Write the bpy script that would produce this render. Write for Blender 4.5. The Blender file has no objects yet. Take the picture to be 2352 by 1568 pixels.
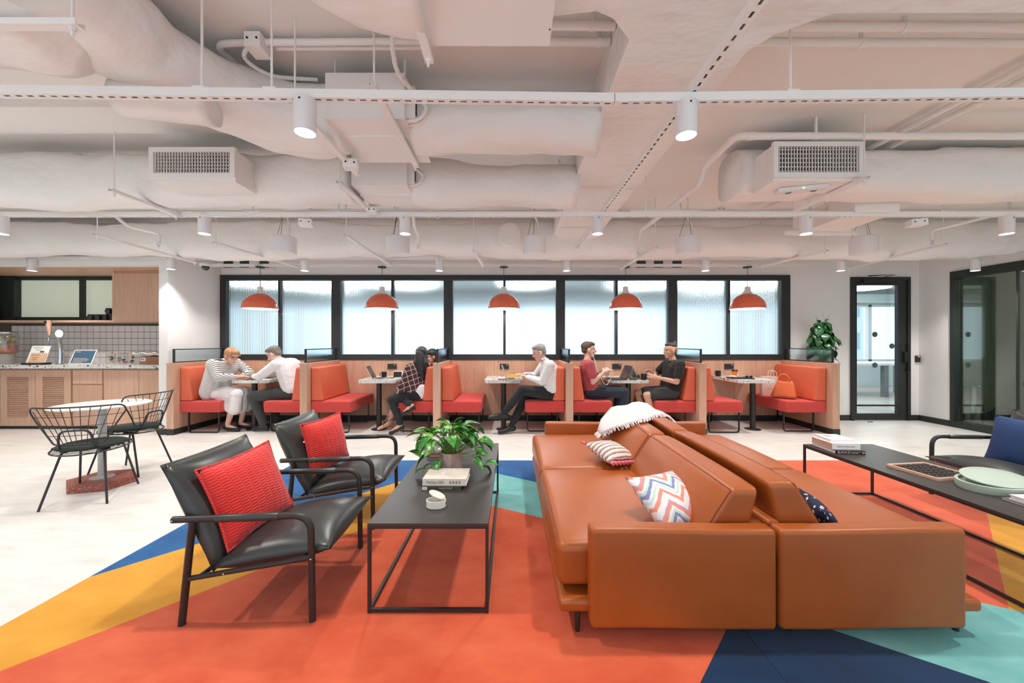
import bpy, bmesh, math, random
from math import sin, cos, pi, radians, sqrt
from mathutils import Vector, Matrix, Euler, noise as mnoise

SC = bpy.context.scene
COL = SC.collection
random.seed(7)

# ------------------------------------------------------------------ camera
cam_d = bpy.data.cameras.new('camera')
cam_d.sensor_width = 36.0
cam_d.sensor_fit = 'HORIZONTAL'
cam_d.lens = 36.0 * 870.0 / 2352.0
cam_d.shift_x = 2.0 / 2352.0
cam_d.shift_y = 3.0 / 2352.0
cam_d.clip_start = 0.02
cam_d.clip_end = 400
cam = bpy.data.objects.new('camera', cam_d)
cam.location = (0, 0, 1.30)
cam.rotation_euler = (pi / 2, 0, 0)
COL.objects.link(cam)
SC.camera = cam

# ------------------------------------------------------------------ world (hazy daylight outside the windows)
W = bpy.data.worlds.new('daylight')
SC.world = W
W.use_nodes = True
_bg = W.node_tree.nodes['Background']
_bg.inputs[0].default_value = (0.74, 0.89, 1.0, 1)
_bg.inputs[1].default_value = 1.42

# ------------------------------------------------------------------ exposure
SC.view_settings.view_transform = 'Standard'
SC.view_settings.look = 'None'
SC.view_settings.gamma = 1.0
SC.view_settings.use_curve_mapping = False
SC.view_settings.exposure = 0.28

DOWNLIGHT_W = 66.0
PENDANT_W = 7.0
LAMP_COL = (1.0, 0.975, 0.94)

CEIL = 3.0
WALL = 6.354          # window wall
RWALL = 6.84          # right hand wall
LWALL = -8.9
BWALL = -4.0

# ------------------------------------------------------------------ helpers
def tag(o, label=None, cat=None, group=None, kind=None):
    if label: o['label'] = label
    if cat: o['category'] = cat
    if group: o['group'] = group
    if kind: o['kind'] = kind
    return o

def thing(name, label=None, cat=None, loc=(0, 0, 0), rz=0.0, group=None, kind=None):
    o = bpy.data.objects.new(name, None)
    o.empty_display_size = 0.1
    o.location = loc
    o.rotation_euler = (0, 0, rz)
    COL.objects.link(o)
    return tag(o, label, cat, group, kind)

class MB:
    """collects shapes into one bmesh"""
    def __init__(s):
        s.bm = bmesh.new()
        s.M = None
    def v(s, p):
        p = Vector(p)
        if s.M is not None: p = s.M @ p
        return s.bm.verts.new(p)
    def f(s, vs):
        try: return s.bm.faces.new(vs)
        except ValueError: return None
    def box(s, x0, y0, z0, x1, y1, z1):
        c = [s.v(p) for p in ((x0,y0,z0),(x1,y0,z0),(x1,y1,z0),(x0,y1,z0),(x0,y0,z1),(x1,y0,z1),(x1,y1,z1),(x0,y1,z1))]
        for q in ((0,3,2,1),(4,5,6,7),(0,1,5,4),(1,2,6,5),(2,3,7,6),(3,0,4,7)):
            s.f([c[i] for i in q])
        return s
    def quad(s, pts):
        s.f([s.v(p) for p in pts]); return s
    def loft(s, rings, cap0=True, cap1=True, closed=True):
        R = [[s.v(p) for p in r] for r in rings]
        n = len(R[0])
        for a, b in zip(R, R[1:]):
            for i in range(n if closed else n - 1):
                j = (i + 1) % n
                s.f([a[i], a[j], b[j], b[i]])
        if cap0 and closed: s.f(list(reversed(R[0])))
        if cap1 and closed: s.f(R[-1])
        return s
    def tube(s, pts, r, n=8, cap=True, closed=False, sx=1.0, up=None):
        P = [Vector(p) for p in pts]
        rings = []
        m = len(P)
        N = None
        for i in range(m):
            if closed: t = (P[(i+1) % m] - P[i-1])
            elif i == 0: t = P[1] - P[0]
            elif i == m-1: t = P[-1] - P[-2]
            else: t = (P[i+1]-P[i]).normalized() + (P[i]-P[i-1]).normalized()
            if t.length < 1e-9: t = Vector((0,0,1))
            t.normalize()
            if N is None:
                N = Vector(up) if up else (Vector((0,0,1)) if abs(t.z) < .9 else Vector((1,0,0)))
            N = (N - t * N.dot(t))
            if N.length < 1e-6: N = t.orthogonal()
            N.normalize()
            B = t.cross(N)
            rr = r[i] if isinstance(r, (list, tuple)) else r
            rings.append([P[i] + N*(cos(2*pi*k/n)*rr) + B*(sin(2*pi*k/n)*rr*sx) for k in range(n)])
        if closed:
            rings.append(rings[0])
            return s.loft(rings, False, False)
        return s.loft(rings, cap, cap)
    def lathe(s, prof, c=(0,0,0), n=24, cap0=True, cap1=True):
        c = Vector(c)
        return s.loft([[c + Vector((cos(2*pi*k/n)*r, sin(2*pi*k/n)*r, z)) for k in range(n)] for r, z in prof], cap0, cap1)
    def prism(s, poly, z0, z1):
        a = [s.v((x, y, z0)) for x, y in poly]
        b = [s.v((x, y, z1)) for x, y in poly]
        n = len(poly)
        s.f(list(reversed(a))); s.f(b)
        for i in range(n):
            j = (i+1) % n
            s.f([a[i], a[j], b[j], b[i]])
        return s
    def ell(s, c, rad, n=12, m=8, R=None):
        c = Vector(c)
        rad = (rad, rad, rad) if isinstance(rad, (int, float)) else rad
        rings = []
        for j in range(1, m):
            th = pi*j/m
            ring = []
            for k in range(n):
                p = Vector((rad[0]*sin(th)*cos(2*pi*k/n), rad[1]*sin(th)*sin(2*pi*k/n), -rad[2]*cos(th)))
                if R is not None: p = R @ p
                ring.append(c + p)
            rings.append(ring)
        V = [[s.v(p) for p in r] for r in rings]
        b = Vector((0,0,-rad[2])); t = Vector((0,0,rad[2]))
        if R is not None: b = R @ b; t = R @ t
        vb, vt = s.v(c+b), s.v(c+t)
        for a, bb in zip(V, V[1:]):
            for i in range(n):
                s.f([a[i], a[(i+1) % n], bb[(i+1) % n], bb[i]])
        for i in range(n):
            s.f([vb, V[0][(i+1) % n], V[0][i]])
            s.f([vt, V[-1][i], V[-1][(i+1) % n]])
        return s
    def cap(s, p0, p1, r0, r1, n=10, flat=1.0, up=None):
        p0 = Vector(p0); p1 = Vector(p1)
        d = p1 - p0
        L = d.length
        if L < 1e-6: return s.ell(p0, r0, n, 6)
        t = d / L
        pts, rs = [], []
        for a in (80, 50, 20):
            pts.append(p0 - t*r0*sin(radians(a))); rs.append(r0*cos(radians(a)))
        pts.append(p0); rs.append(r0)
        pts.append(p1); rs.append(r1)
        for a in (20, 50, 80):
            pts.append(p1 + t*r1*sin(radians(a))); rs.append(r1*cos(radians(a)))
        return s.tube(pts, rs, n, True, sx=flat, up=up)
    def chain(s, pts, rs, n=10):
        for i in range(len(pts)-1):
            s.cap(pts[i], pts[i+1], rs[i], rs[i+1], n)
        return s
    def rcube(s, c, h, r, k=2, m=2, fn=None):
        """rounded box, centre c, half sizes h"""
        r = min(r, *[x*0.999 for x in h])
        c = Vector(c)
        def samples(a):
            mm = m if isinstance(m, int) else 3
            out = [-(a-r) - r*math.tan(pi/4*i/k) for i in range(k, 0, -1)]
            out += [-(a-r) + 2*(a-r)*i/mm for i in range(mm+1)]
            out += [(a-r) + r*math.tan(pi/4*i/k) for i in range(1, k+1)]
            return out
        S = [samples(x) for x in h]
        cache = {}
        def vert(i, j, l):
            key = (i, j, l)
            if key in cache: return cache[key]
            p = Vector((S[0][i], S[1][j], S[2][l]))
            q = Vector([max(-(h[t]-r), min(h[t]-r, p[t])) for t in range(3)])
            d = p - q
            if d.length > 1e-9: p = q + d.normalized()*r
            if fn: p = Vector(fn(p))
            cache[key] = s.v(c + p)
            return cache[key]
        n = [len(x) for x in S]
        for ax in range(3):
            a, b = [t for t in range(3) if t != ax]
            for e in (0, n[ax]-1):
                for i in range(n[a]-1):
                    for j in range(n[b]-1):
                        q = []
                        for di, dj in ((0,0),(1,0),(1,1),(0,1)):
                            idx = [0,0,0]; idx[ax] = e; idx[a] = i+di; idx[b] = j+dj
                            q.append(vert(*idx))
                        s.f(q)
        return s
    def pillow(s, w, h, t, n=12, pinch=0.07):
        """soft square cushion in local XZ plane, thickness along Y"""
        rows = {}
        def pos(i, j, side):
            u = -1 + 2*i/n; w2 = -1 + 2*j/n
            x = w/2*u*(1 - pinch*(1-w2*w2)*abs(u)**2)
            z = h/2*w2*(1 - pinch*(1-u*u)*abs(w2)**2)
            y = side*t/2*((1-abs(u)**2.4)**.62)*((1-abs(w2)**2.4)**.62)
            return (x, y, z)
        def vert(i, j, side):
            if i in (0, n) or j in (0, n): side = 0
            key = (i, j, side)
            if key not in rows:
                p = pos(i, j, 1 if side >= 0 else -1)
                if side == 0: p = (p[0], 0, p[2])
                rows[key] = s.v(p)
            return rows[key]
        for side in (1, -1):
            for i in range(n):
                for j in range(n):
                    s.f([vert(i,j,side), vert(i+1,j,side), vert(i+1,j+1,side), vert(i,j+1,side)])
        return s
    def mesh(s, name, smooth=None, bevel=0, seg=2, shift=None, doubles=False):
        bm = s.bm
        if doubles: bmesh.ops.remove_doubles(bm, verts=bm.verts, dist=1e-5)
        if bevel:
            es = [e for e in bm.edges if len(e.link_faces) == 2 and e.calc_face_angle(0) > 0.6]
            bmesh.ops.bevel(bm, geom=es, offset=bevel, segments=seg, affect='EDGES', clamp_overlap=True, profile=0.5)
        bmesh.ops.recalc_face_normals(bm, faces=bm.faces)
        if shift is not None:
            bmesh.ops.translate(bm, verts=bm.verts, vec=-Vector(shift))
        me = bpy.data.meshes.new(name)
        bm.to_mesh(me); bm.free()
        if smooth is not None:
            me.polygons.foreach_set('use_smooth', [True]*len(me.polygons))
            if smooth < 179: me.set_sharp_from_angle(angle=radians(smooth))
        return me

def link(name, me, mat=None, parent=None, loc=None, rot=None):
    o = bpy.data.objects.new(name, me)
    COL.objects.link(o)
    if mat is not None and me is not None:
        if not me.materials: me.materials.append(mat)
    if parent is not None: o.parent = parent
    if loc is not None: o.location = loc
    if rot is not None: o.rotation_euler = rot
    return o

def part(name, mb, mat, parent, smooth=None, bevel=0, seg=2, world=False, label=None, kind=None):
    """child mesh; world=True when the shapes were given in room coordinates (parent unrotated)"""
    shift = None
    if world:
        p = parent; shift = Vector((0,0,0))
        while p is not None:
            shift += Vector(p.location); p = p.parent
    o = link(name, mb.mesh(name, smooth, bevel, seg, shift), mat, parent)
    return tag(o, label, kind=kind)

def single(name, mb, mat, label=None, cat=None, group=None, smooth=None, bevel=0, seg=2, kind=None, loc=None, rz=0.0):
    """top-level one-mesh thing; its origin goes to the middle of its base"""
    me = mb.mesh(name, smooth, bevel, seg)
    if loc is None:
        xs = [v.co for v in me.vertices]
        lo = [min(c[i] for c in xs) for i in range(3)]; hi = [max(c[i] for c in xs) for i in range(3)]
        base = Vector(((lo[0]+hi[0])/2, (lo[1]+hi[1])/2, lo[2]))
        me.transform(Matrix.Translation(-base))
        o = link(name, me, mat, None, base)
    else:
        o = link(name, me, mat, None, loc, (0, 0, rz))
    return tag(o, label, cat, group, kind)

def clone(o, parent=None, loc=None, rz=None, label=None, group=None):
    c = o.copy()
    COL.objects.link(c)
    if parent is not None: c.parent = parent
    if loc is not None: c.location = loc
    if rz is not None: c.rotation_euler = (0, 0, rz)
    if label: c['label'] = label
    if group: c['group'] = group
    for ch in [x for x in o.children]:
        clone(ch, c)
    return c

def arc(c, r, a0, a1, n, ax=(1,0,0), ay=(0,1,0)):
    c = Vector(c); ax = Vector(ax); ay = Vector(ay)
    return [c + ax*(r*cos(radians(a0+(a1-a0)*i/n))) + ay*(r*sin(radians(a0+(a1-a0)*i/n))) for i in range(n+1)]

def rounded(pts, r, n=4):
    """polyline with rounded corners"""
    P = [Vector(p) for p in pts]
    out = [P[0]]
    for i in range(1, len(P)-1):
        a = P[i-1]-P[i]; b = P[i+1]-P[i]
        d = min(r, a.length*.49, b.length*.49)
        s = P[i]+a.normalized()*d; e = P[i]+b.normalized()*d
        for k in range(n+1):
            t = k/n
            out.append(s*(1-t)**2 + P[i]*2*t*(1-t) + e*t*t)
    out.append(P[-1])
    return out

def rrect(x0, y0, x1, y1, r, n=5, which=(1,1,1,1)):
    """rounded rectangle polygon, corners: x0y0, x1y0, x1y1, x0y1"""
    out = []
    for (cx, cy, a, on, px, py) in ((x0+r, y0+r, 180, which[0], x0, y0), (x1-r, y0+r, 270, which[1], x1, y0), (x1-r, y1-r, 0, which[2], x1, y1), (x0+r, y1-r, 90, which[3], x0, y1)):
        if on: out += [(cx+r*cos(radians(a+90*i/n)), cy+r*sin(radians(a+90*i/n))) for i in range(n+1)]
        else: out.append((px, py))
    return out

# ------------------------------------------------------------------ materials
def srgb(r, g, b):
    f = lambda c: (c/255/12.92 if c/255 <= .04045 else ((c/255+.055)/1.055)**2.4)
    return (f(r), f(g), f(b), 1.0)

class NT:
    def __init__(s, name):
        s.m = bpy.data.materials.new(name); s.m.use_nodes = True
        s.t = s.m.node_tree; s.t.nodes.clear()
        s.out = s.t.nodes.new('ShaderNodeOutputMaterial')
        s.b = s.t.nodes.new('ShaderNodeBsdfPrincipled')
        s.t.links.new(s.b.outputs[0], s.out.inputs[0])
    def n(s, typ, **kw):
        nd = s.t.nodes.new('ShaderNode'+typ)
        for k, v in kw.items():
            if k.startswith('i_'):
                key = k[2:]
                key = int(key) if key.isdigit() else key
                nd.inputs[key].default_value = v
            else: setattr(nd, k, v)
        return nd
    def l(s, a, b): s.t.links.new(a, b)
    def coord(s, scale=(1,1,1), out='Object', rot=(0,0,0)):
        tc = s.n('TexCoord'); mp = s.n('Mapping')
        mp.inputs['Scale'].default_value = scale
        mp.inputs['Rotation'].default_value = rot
        s.l(tc.outputs[out], mp.inputs[0])
        return mp.outputs[0]
    def noise(s, vec, scale, detail=3, rough=.55):
        nd = s.n('TexNoise', i_Scale=scale, i_Detail=detail, i_Roughness=rough)
        s.l(vec, nd.inputs['Vector'])
        return nd.outputs['Fac']
    def math(s, op, a, b=None, c=None):
        nd = s.n('Math', operation=op)
        for i, x in enumerate((a, b, c)):
            if x is None: continue
            if isinstance(x, (int, float)): nd.inputs[i].default_value = x
            else: s.l(x, nd.inputs[i])
        return nd.outputs[0]
    def ramp(s, fac, stops, interp='LINEAR'):
        nd = s.n('ValToRGB'); cr = nd.color_ramp; cr.interpolation = interp
        while len(cr.elements) < len(stops): cr.elements.new(.5)
        for e, (p, c) in zip(cr.elements, stops):
            e.position = p; e.color = c if len(c) == 4 else (*c, 1)
        s.l(fac, nd.inputs[0])
        return nd.outputs[0]
    def mix(s, fac, a, b, blend='MIX'):
        nd = s.n('Mix', data_type='RGBA', blend_type=blend)
        for sock, x in ((nd.inputs[0], fac), (nd.inputs[6], a), (nd.inputs[7], b)):
            if isinstance(x, (int, float)): sock.default_value = x
            elif isinstance(x, tuple): sock.default_value = x
            else: s.l(x, sock)
        return nd.outputs[2]
    def bump(s, h, strength=.3, dist=.01):
        nd = s.n('Bump', i_Strength=strength, i_Distance=dist)
        s.l(h, nd.inputs['Height'])
        s.l(nd.outputs[0], s.b.inputs['Normal'])
    def set(s, **kw):
        for k, v in kw.items():
            s.b.inputs[k.replace('_', ' ')].default_value = v
        return s
    def col(s, x):
        if isinstance(x, tuple): s.b.inputs['Base Color'].default_value = x
        else: s.l(x, s.b.inputs['Base Color'])
        return s

def shade(c, k):
    return (min(1, c[0]*k), min(1, c[1]*k), min(1, c[2]*k), 1)

def plain(name, col, rough=.5, metal=0.0, var=.06, vscale=6.0, bump=0.0, bscale=120.0, coat=0.0, spec=.5, sheen=0.0):
    t = NT(name)
    vec = t.coord()
    if var:
        t.col(t.mix(t.noise(vec, vscale), shade(col, 1-var), shade(col, 1+var)))
    else: t.col(col)
    t.set(Roughness=rough, Metallic=metal)
    t.b.inputs['Specular IOR Level'].default_value = spec
    if coat: t.b.inputs['Coat Weight'].default_value = coat
    if sheen: t.b.inputs['Sheen Weight'].default_value = sheen
    if bump: t.bump(t.noise(vec, bscale, 4), bump, .004)
    return t.m

def glow(name, col, strength):
    t = NT(name)
    t.col((.9,.9,.9,1))
    t.b.inputs['Emission Color'].default_value = (*col, 1)
    t.b.inputs['Emission Strength'].default_value = strength
    return t.m

def clear_glass(name, tint=(1,1,1,1), refl=.06, rough=.0):
    t = NT(name)
    t.t.nodes.remove(t.b)
    tr = t.n('BsdfTransparent'); tr.inputs[0].default_value = tint
    gl = t.n('BsdfGlossy', i_Roughness=rough); gl.inputs[0].default_value = (1,1,1,1)
    fr = t.n('LayerWeight', i_Blend=.25)
    k = t.math('MULTIPLY_ADD', fr.outputs['Facing'], .28, refl)
    mx = t.n('MixShader')
    t.l(k, mx.inputs[0]); t.l(tr.outputs[0], mx.inputs[1]); t.l(gl.outputs[0], mx.inputs[2])
    t.l(mx.outputs[0], t.out.inputs[0])
    return t.m

def wood(name, base, dark, along='z', scale=1.0, rough=.45):
    t = NT(name)
    sc = {'z': (14, 14, .9), 'x': (.9, 14, 14), 'y': (14, .9, 14)}[along]
    oi = t.n('ObjectInfo')
    tc = t.n('TexCoord'); mp = t.n('Mapping'); mp.inputs['Scale'].default_value = [c*scale for c in sc]
    t.l(tc.outputs['Object'], mp.inputs[0])
    add = t.n('VectorMath', operation='ADD'); t.l(mp.outputs[0], add.inputs[0])
    rnd = t.n('CombineXYZ'); k = t.math('MULTIPLY', oi.outputs['Random'], 37.0)
    for i in range(3): t.l(k, rnd.inputs[i])
    t.l(rnd.outputs[0], add.inputs[1])
    f1 = t.noise(add.outputs[0], 2.2, 5, .62)
    f2 = t.noise(add.outputs[0], 9.0, 3, .6)
    f = t.math('ADD', t.math('MULTIPLY', f1, .7), t.math('MULTIPLY', f2, .3))
    c = t.ramp(f, [(.32, dark), (.62, base), (.8, shade(base, 1.06))])
    tone = t.math('MULTIPLY_ADD', oi.outputs['Random'], .16, .92)
    hs = t.n('HueSaturation'); t.l(tone, hs.inputs['Value']); t.l(c, hs.inputs['Color'])
    t.col(hs.outputs[0]); t.set(Roughness=rough)
    t.bump(f2, .06, .002)
    return t.m

def terrazzo(name, ground, chips, scale=60.0, rough=.28):
    t = NT(name)
    vec = t.coord()
    wob = t.n('TexNoise', i_Scale=scale*.9, i_Detail=1.0); t.l(vec, wob.inputs['Vector'])
    mixv = t.n('Mix', data_type='VECTOR'); mixv.inputs[0].default_value = .012
    t.l(vec, mixv.inputs[4]); t.l(wob.outputs['Color'], mixv.inputs[5])
    c = ground
    for i, (chip, sc, thr, sel) in enumerate(chips):
        vo = t.n('TexVoronoi', i_Scale=scale*sc, i_Randomness=1.0)
        off = t.n('VectorMath', operation='ADD'); off.inputs[1].default_value = (i*3.7, i*1.9, i*2.3)
        t.l(mixv.outputs[1], off.inputs[0]); t.l(off.outputs[0], vo.inputs['Vector'])
        sep = t.n('SeparateColor'); t.l(vo.outputs['Color'], sep.inputs[0])
        inside = t.math('LESS_THAN', vo.outputs['Distance'], thr)
        chosen = t.math('LESS_THAN', sep.outputs[0], sel)
        c = t.mix(t.math('MULTIPLY', inside, chosen), c, chip)
    t.col(c); t.set(Roughness=rough)
    return t.m

WHITE_WALL = plain('white_wall_paint', srgb(243, 240, 238), .75, var=.012, vscale=1.2, bump=.05, bscale=70)
def _ceil_paint():
    t = NT('sprayed_white_ceiling')
    v = t.coord(out='Object')
    c = t.mix(t.noise(v, 1.3, 4), srgb(240, 236, 232), srgb(246, 243, 240))
    t.col(c); t.set(Roughness=.8)
    t.bump(t.noise(v, 30, 4, .6), .10, .004)
    return t.m
CEIL_PAINT = _ceil_paint()
def _wrap():
    t = NT('white_painted_duct_wrap')
    v = t.coord(out='Object')
    t.col(t.mix(t.noise(v, 1.7, 4), srgb(243, 240, 237), srgb(249, 247, 245)))
    t.set(Roughness=.62)
    big = t.noise(t.coord((1, 1.6, 1.6)), 3.2, 3, .5)
    crease = t.n('TexNoise', i_Scale=2.6, i_Detail=4.0, i_Roughness=.55); crease.noise_type = 'RIDGED_MULTIFRACTAL' if hasattr(crease, 'noise_type') else crease.noise_type
    t.l(t.coord((1.3, .8, 1)), crease.inputs['Vector'])
    h = t.math('ADD', t.math('MULTIPLY', big, 1.0), t.math('MULTIPLY', crease.outputs['Fac'], .22))
    t.bump(h, .75, .05)
    return t.m
WRAP = _wrap()
STEEL_WHITE = plain('white_painted_steel', srgb(245, 243, 241), .5, var=.02, vscale=3)
LAMP_WHITE = plain('white_lamp_body', srgb(236, 234, 236), .42, var=.01)
PLASTIC_WHITE = plain('white_plastic', srgb(238, 234, 230), .4, var=.015)
BLACK_FRAME = plain('black_aluminium', srgb(42, 44, 44), .45, var=.08)
GREEN_FRAME = plain('dark_green_frame', srgb(40, 48, 42), .5, var=.06)
BLACK_STEEL = plain('black_powder_coat', srgb(46, 43, 42), .42, var=.06, bump=.05, bscale=300)
BLACK_BASE = plain('black_skirting', srgb(48, 49, 47), .55, var=.05)
OAK = wood('pale_oak', srgb(222, 182, 156), srgb(204, 160, 134))
OAK_X = wood('pale_oak_horizontal', srgb(222, 182, 156), srgb(204, 160, 134), 'x')
PANEL = wood('booth_panel_oak', srgb(214, 172, 146), srgb(194, 150, 124))
SLOT_DARK = plain('dark_void', srgb(36, 33, 30), .9, var=0)
CHROME = plain('chrome', srgb(205, 208, 210), .16, 1.0, var=.02)
EMIT = glow('lamp_diffuser', (1.0, .97, .93), 14.0)
# ================================================================== STRUCTURE
def _floor_mat():
    t = NT('pale_screed_floor')
    v = t.coord(out='Object')
    a = t.noise(t.coord((1, 1.7, 1)), .9, 7, .62)
    b = t.noise(t.coord((.7, 2.6, 1)), 4.2, 6, .68)
    f = t.math('ADD', t.math('MULTIPLY', a, .45), t.math('MULTIPLY', b, .55))
    t.col(t.ramp(f, [(.28, srgb(196, 191, 184)), (.44, srgb(226, 222, 216)), (.6, srgb(238, 234, 229)), (.8, srgb(246, 243, 239))]))
    r = t.math('MULTIPLY_ADD', b, .3, .22)
    t.l(r, t.b.inputs['Roughness'])
    t.bump(t.noise(v, 14, 5), .05, .004)
    return t.m
FLOOR = _floor_mat()
def structure(name, mb, mat, label=None, bevel=0, smooth=None):
    return tag(link(name, mb.mesh(name, smooth, bevel), mat), label, kind='structure')

structure('floor', MB().box(LWALL, BWALL, -.1, RWALL, WALL+.02, 0), FLOOR, 'pale mottled concrete floor')
# slab with shallow downstand beams
mb = MB().box(LWALL, BWALL, CEIL, RWALL, WALL+.12, CEIL+.15)
structure('ceiling', mb, CEIL_PAINT, 'white painted concrete ceiling slab')
tag(link('trim_1', MB().box(LWALL, 2.62, CEIL-.07, .4, 2.95, CEIL).mesh('trim_1'), CEIL_PAINT), 'shallow white downstand beam across the slab', kind='structure')

WB0, WB1 = -4.905, 4.66       # window strip
WZ0, WZ1 = 1.015, 2.432
DX0, DX1, DZ = 5.683, 6.676, 2.40
mb = MB()
mb.box(WB0, WALL, WZ1, WB1, WALL+.12, CEIL)          # over the window
mb.box(WB0, WALL, 0, WB1, WALL+.12, WZ0)             # below
mb.box(WB1, WALL, 0, DX0, WALL+.12, CEIL)
mb.box(DX0, WALL, DZ, DX1, WALL+.12, CEIL)
mb.box(DX1, WALL, 0, RWALL+.12, WALL+.12, CEIL)
structure('wall_window', mb, WHITE_WALL, 'white wall around the strip of ribbed windows')
structure('wall_column', MB().box(-4.985, 5.36, 0, -4.86, WALL+.12, CEIL), WHITE_WALL, 'white wall end between kitchenette and booths')
mb = MB()
mb.box(LWALL, 5.36, 2.40, -4.985, 5.50, CEIL)        # header above the kitchenette
mb.box(LWALL, 6.36, 0, -4.985, 6.48, CEIL)           # back of the alcove
structure('wall_kitchen', mb, WHITE_WALL, 'white header and back wall of the kitchenette alcove')
structure('wall_left', MB().box(LWALL-.12, BWALL, 0, LWALL, WALL+.12, CEIL), WHITE_WALL)
mb = MB().box(LWALL, BWALL-.12, 0, RWALL+.12, BWALL, .45).box(LWALL, BWALL-.12, 2.85, RWALL+.12, BWALL, CEIL)  # unseen wall; its tall openings are added to let in fill daylight
for k in range(9):
    x = LWALL + 1.98*k
    mb.box(x-.06 if k else x, BWALL-.12, .45, min(x+.06, RWALL+.12), BWALL, 2.85)
structure('wall_behind', mb, WHITE_WALL, 'outside wall with tall windows behind the viewpoint')
GY0, GY1 = 1.2, 5.89         # glazed part of the right wall
mb = MB()
mb.box(RWALL, GY1, 0, RWALL+.12, WALL, CEIL)
mb.box(RWALL, GY0, DZ, RWALL+.12, GY1, CEIL)
mb.box(RWALL, BWALL, 0, RWALL+.12, GY0, CEIL)
structure('wall_right', mb, WHITE_WALL, 'white right hand wall above and beside the glazing')

# skirting
mb = MB()
mb.box(WB1, WALL-.014, 0, DX0-.01, WALL, .09); mb.box(DX1+.01, WALL-.014, 0, RWALL, WALL, .09)
mb.box(RWALL-.014, GY1+.01, 0, RWALL, WALL-.014, .09)
structure('baseboard_right', mb, BLACK_BASE, 'black skirting beside the door')
structure('baseboard_left', MB().box(-4.99, 5.345, 0, -4.855, 5.36, .085), BLACK_BASE, 'black skirting at the foot of the white wall end')

# ------------------------------------------------------------------ ribbed windows
def _ribbed():
    t = NT('ribbed_frosted_glass')
    t.t.nodes.remove(t.b)
    v = t.coord()
    wv = t.n('TexWave', wave_type='BANDS', bands_direction='X', i_Scale=22.0, i_Distortion=0.0)
    t.l(v, wv.inputs['Vector'])
    bp = t.n('Bump', i_Strength=.55, i_Distance=.004); t.l(wv.outputs['Fac'], bp.inputs['Height'])
    rf = t.n('BsdfRefraction', i_Roughness=.26, i_IOR=1.32); rf.inputs[0].default_value = (.93, .98, 1.0, 1)
    gl = t.n('BsdfGlossy', i_Roughness=.12); gl.inputs[0].default_value = (1, 1, 1, 1)
    t.l(bp.outputs[0], rf.inputs['Normal']); t.l(bp.outputs[0], gl.inputs['Normal'])
    mx = t.n('MixShader'); mx.inputs[0].default_value = .045
    t.l(rf.outputs[0], mx.inputs[1]); t.l(gl.outputs[0], mx.inputs[2])
    t.l(mx.outputs[0], t.out.inputs[0])
    return t.m
RIBBED = _ribbed()
BX = [-4.80 + 1.875*i for i in range(6)]      # partition / mullion lines
BC = [(BX[i]+BX[i+1])/2 for i in range(5)]    # booth centres
edges = [WB0] + BX[1:5] + [WB1]
ORD = ['first', 'second', 'third', 'fourth', 'fifth', 'sixth', 'seventh', 'eighth', 'ninth']
for i in range(5):
    a, b = edges[i], edges[i+1]
    w = thing('window_%d' % (i+1), ORD[i]+' ribbed glass window bay from the left above the booths', loc=((a+b)/2, WALL, WZ0), kind='structure')
    la = .15 if i == 0 else .075
    lb = .15 if i == 4 else .075
    mb = MB()
    y0, y1 = WALL-.035, WALL+.07
    mb.box(a, y0, WZ1-.085, b, y1, WZ1); mb.box(a, y0, WZ0, b, y1, WZ0+.085)
    mb.box(a, y0, WZ0+.085, a+la, y1, WZ1-.085); mb.box(b-lb, y0, WZ0+.085, b, y1, WZ1-.085)
    part('window_frame', mb, BLACK_FRAME, w, world=True)
    m = (a+la+b-lb)/2
    part('mullion', MB().box(m-.02, WALL-.02, WZ0+.085, m+.02, WALL+.06, WZ1-.085), BLACK_FRAME, w, world=True)
    for p, q in ((a+la, m-.02), (m+.02, b-lb)):
        part('pane', MB().box(p, WALL+.005, WZ0+.085, q, WALL+.017, WZ1-.085), RIBBED, w, world=True)
        part('glazing_bead', MB().box(p, WALL-.028, WZ0+.085, q, WALL-.02, WZ0+.093), BLACK_FRAME, w, world=True)

# ------------------------------------------------------------------ oak panelling behind the booths, plank by plank
tr = thing('trim_2', 'pale oak panelling under the ribbed windows', loc=(0, WALL, 0), kind='structure')
n = 56; x0, x1 = BX[0]+.0, BX[5]
pw = (x1-x0)/n
pm = MB().box(-pw/2+.0006, -.022, 0, pw/2-.0006, 0, .925).mesh('plank', bevel=.0008, seg=1)
for i in range(n):
    link('plank', pm, PANEL, tr, (x0+pw*(i+.5), 0, .09))
part('skirting', MB().box(x0, WALL-.03, 0, x1, WALL, .09), BLACK_BASE, tr, world=True)

# ------------------------------------------------------------------ glazed door
CLEAR = clear_glass('clear_glass', (.93, .97, .96, 1), .05)
d = thing('door_1', 'black framed glass door with round manifestation dots', loc=((DX0+DX1)/2, WALL, 0), kind='structure')
mb = MB()
y0, y1 = WALL-.03, WALL+.12
mb.box(DX0, y0, 0, DX0+.05, y1, DZ); mb.box(DX1-.05, y0, 0, DX1, y1, DZ); mb.box(DX0+.05, y0, DZ-.05, DX1-.05, y1, DZ)
part('door_frame', mb, BLACK_FRAME, d, world=True)
lx0, lx1, ly0, ly1 = DX0+.055, DX1-.055, WALL-.012, WALL+.04
px0, px1, pz0, pz1 = 5.79, 6.472, .115, 2.265
mb = MB()
mb.box(lx0, ly0, .01, px0, ly1, DZ-.055); mb.box(px1, ly0, .01, lx1, ly1, DZ-.055)
mb.box(px0, ly0, .01, px1, ly1, pz0); mb.box(px0, ly0, pz1, px1, ly1, DZ-.055)
mb.box(px1-.0, ly0-.006, .3, px1+.03, ly0, 2.2)
part('door_leaf', mb, BLACK_FRAME, d, world=True)
part('pane', MB().box(px0, WALL+.008, pz0, px1, WALL+.016, pz1), CLEAR, d, world=True)
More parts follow.
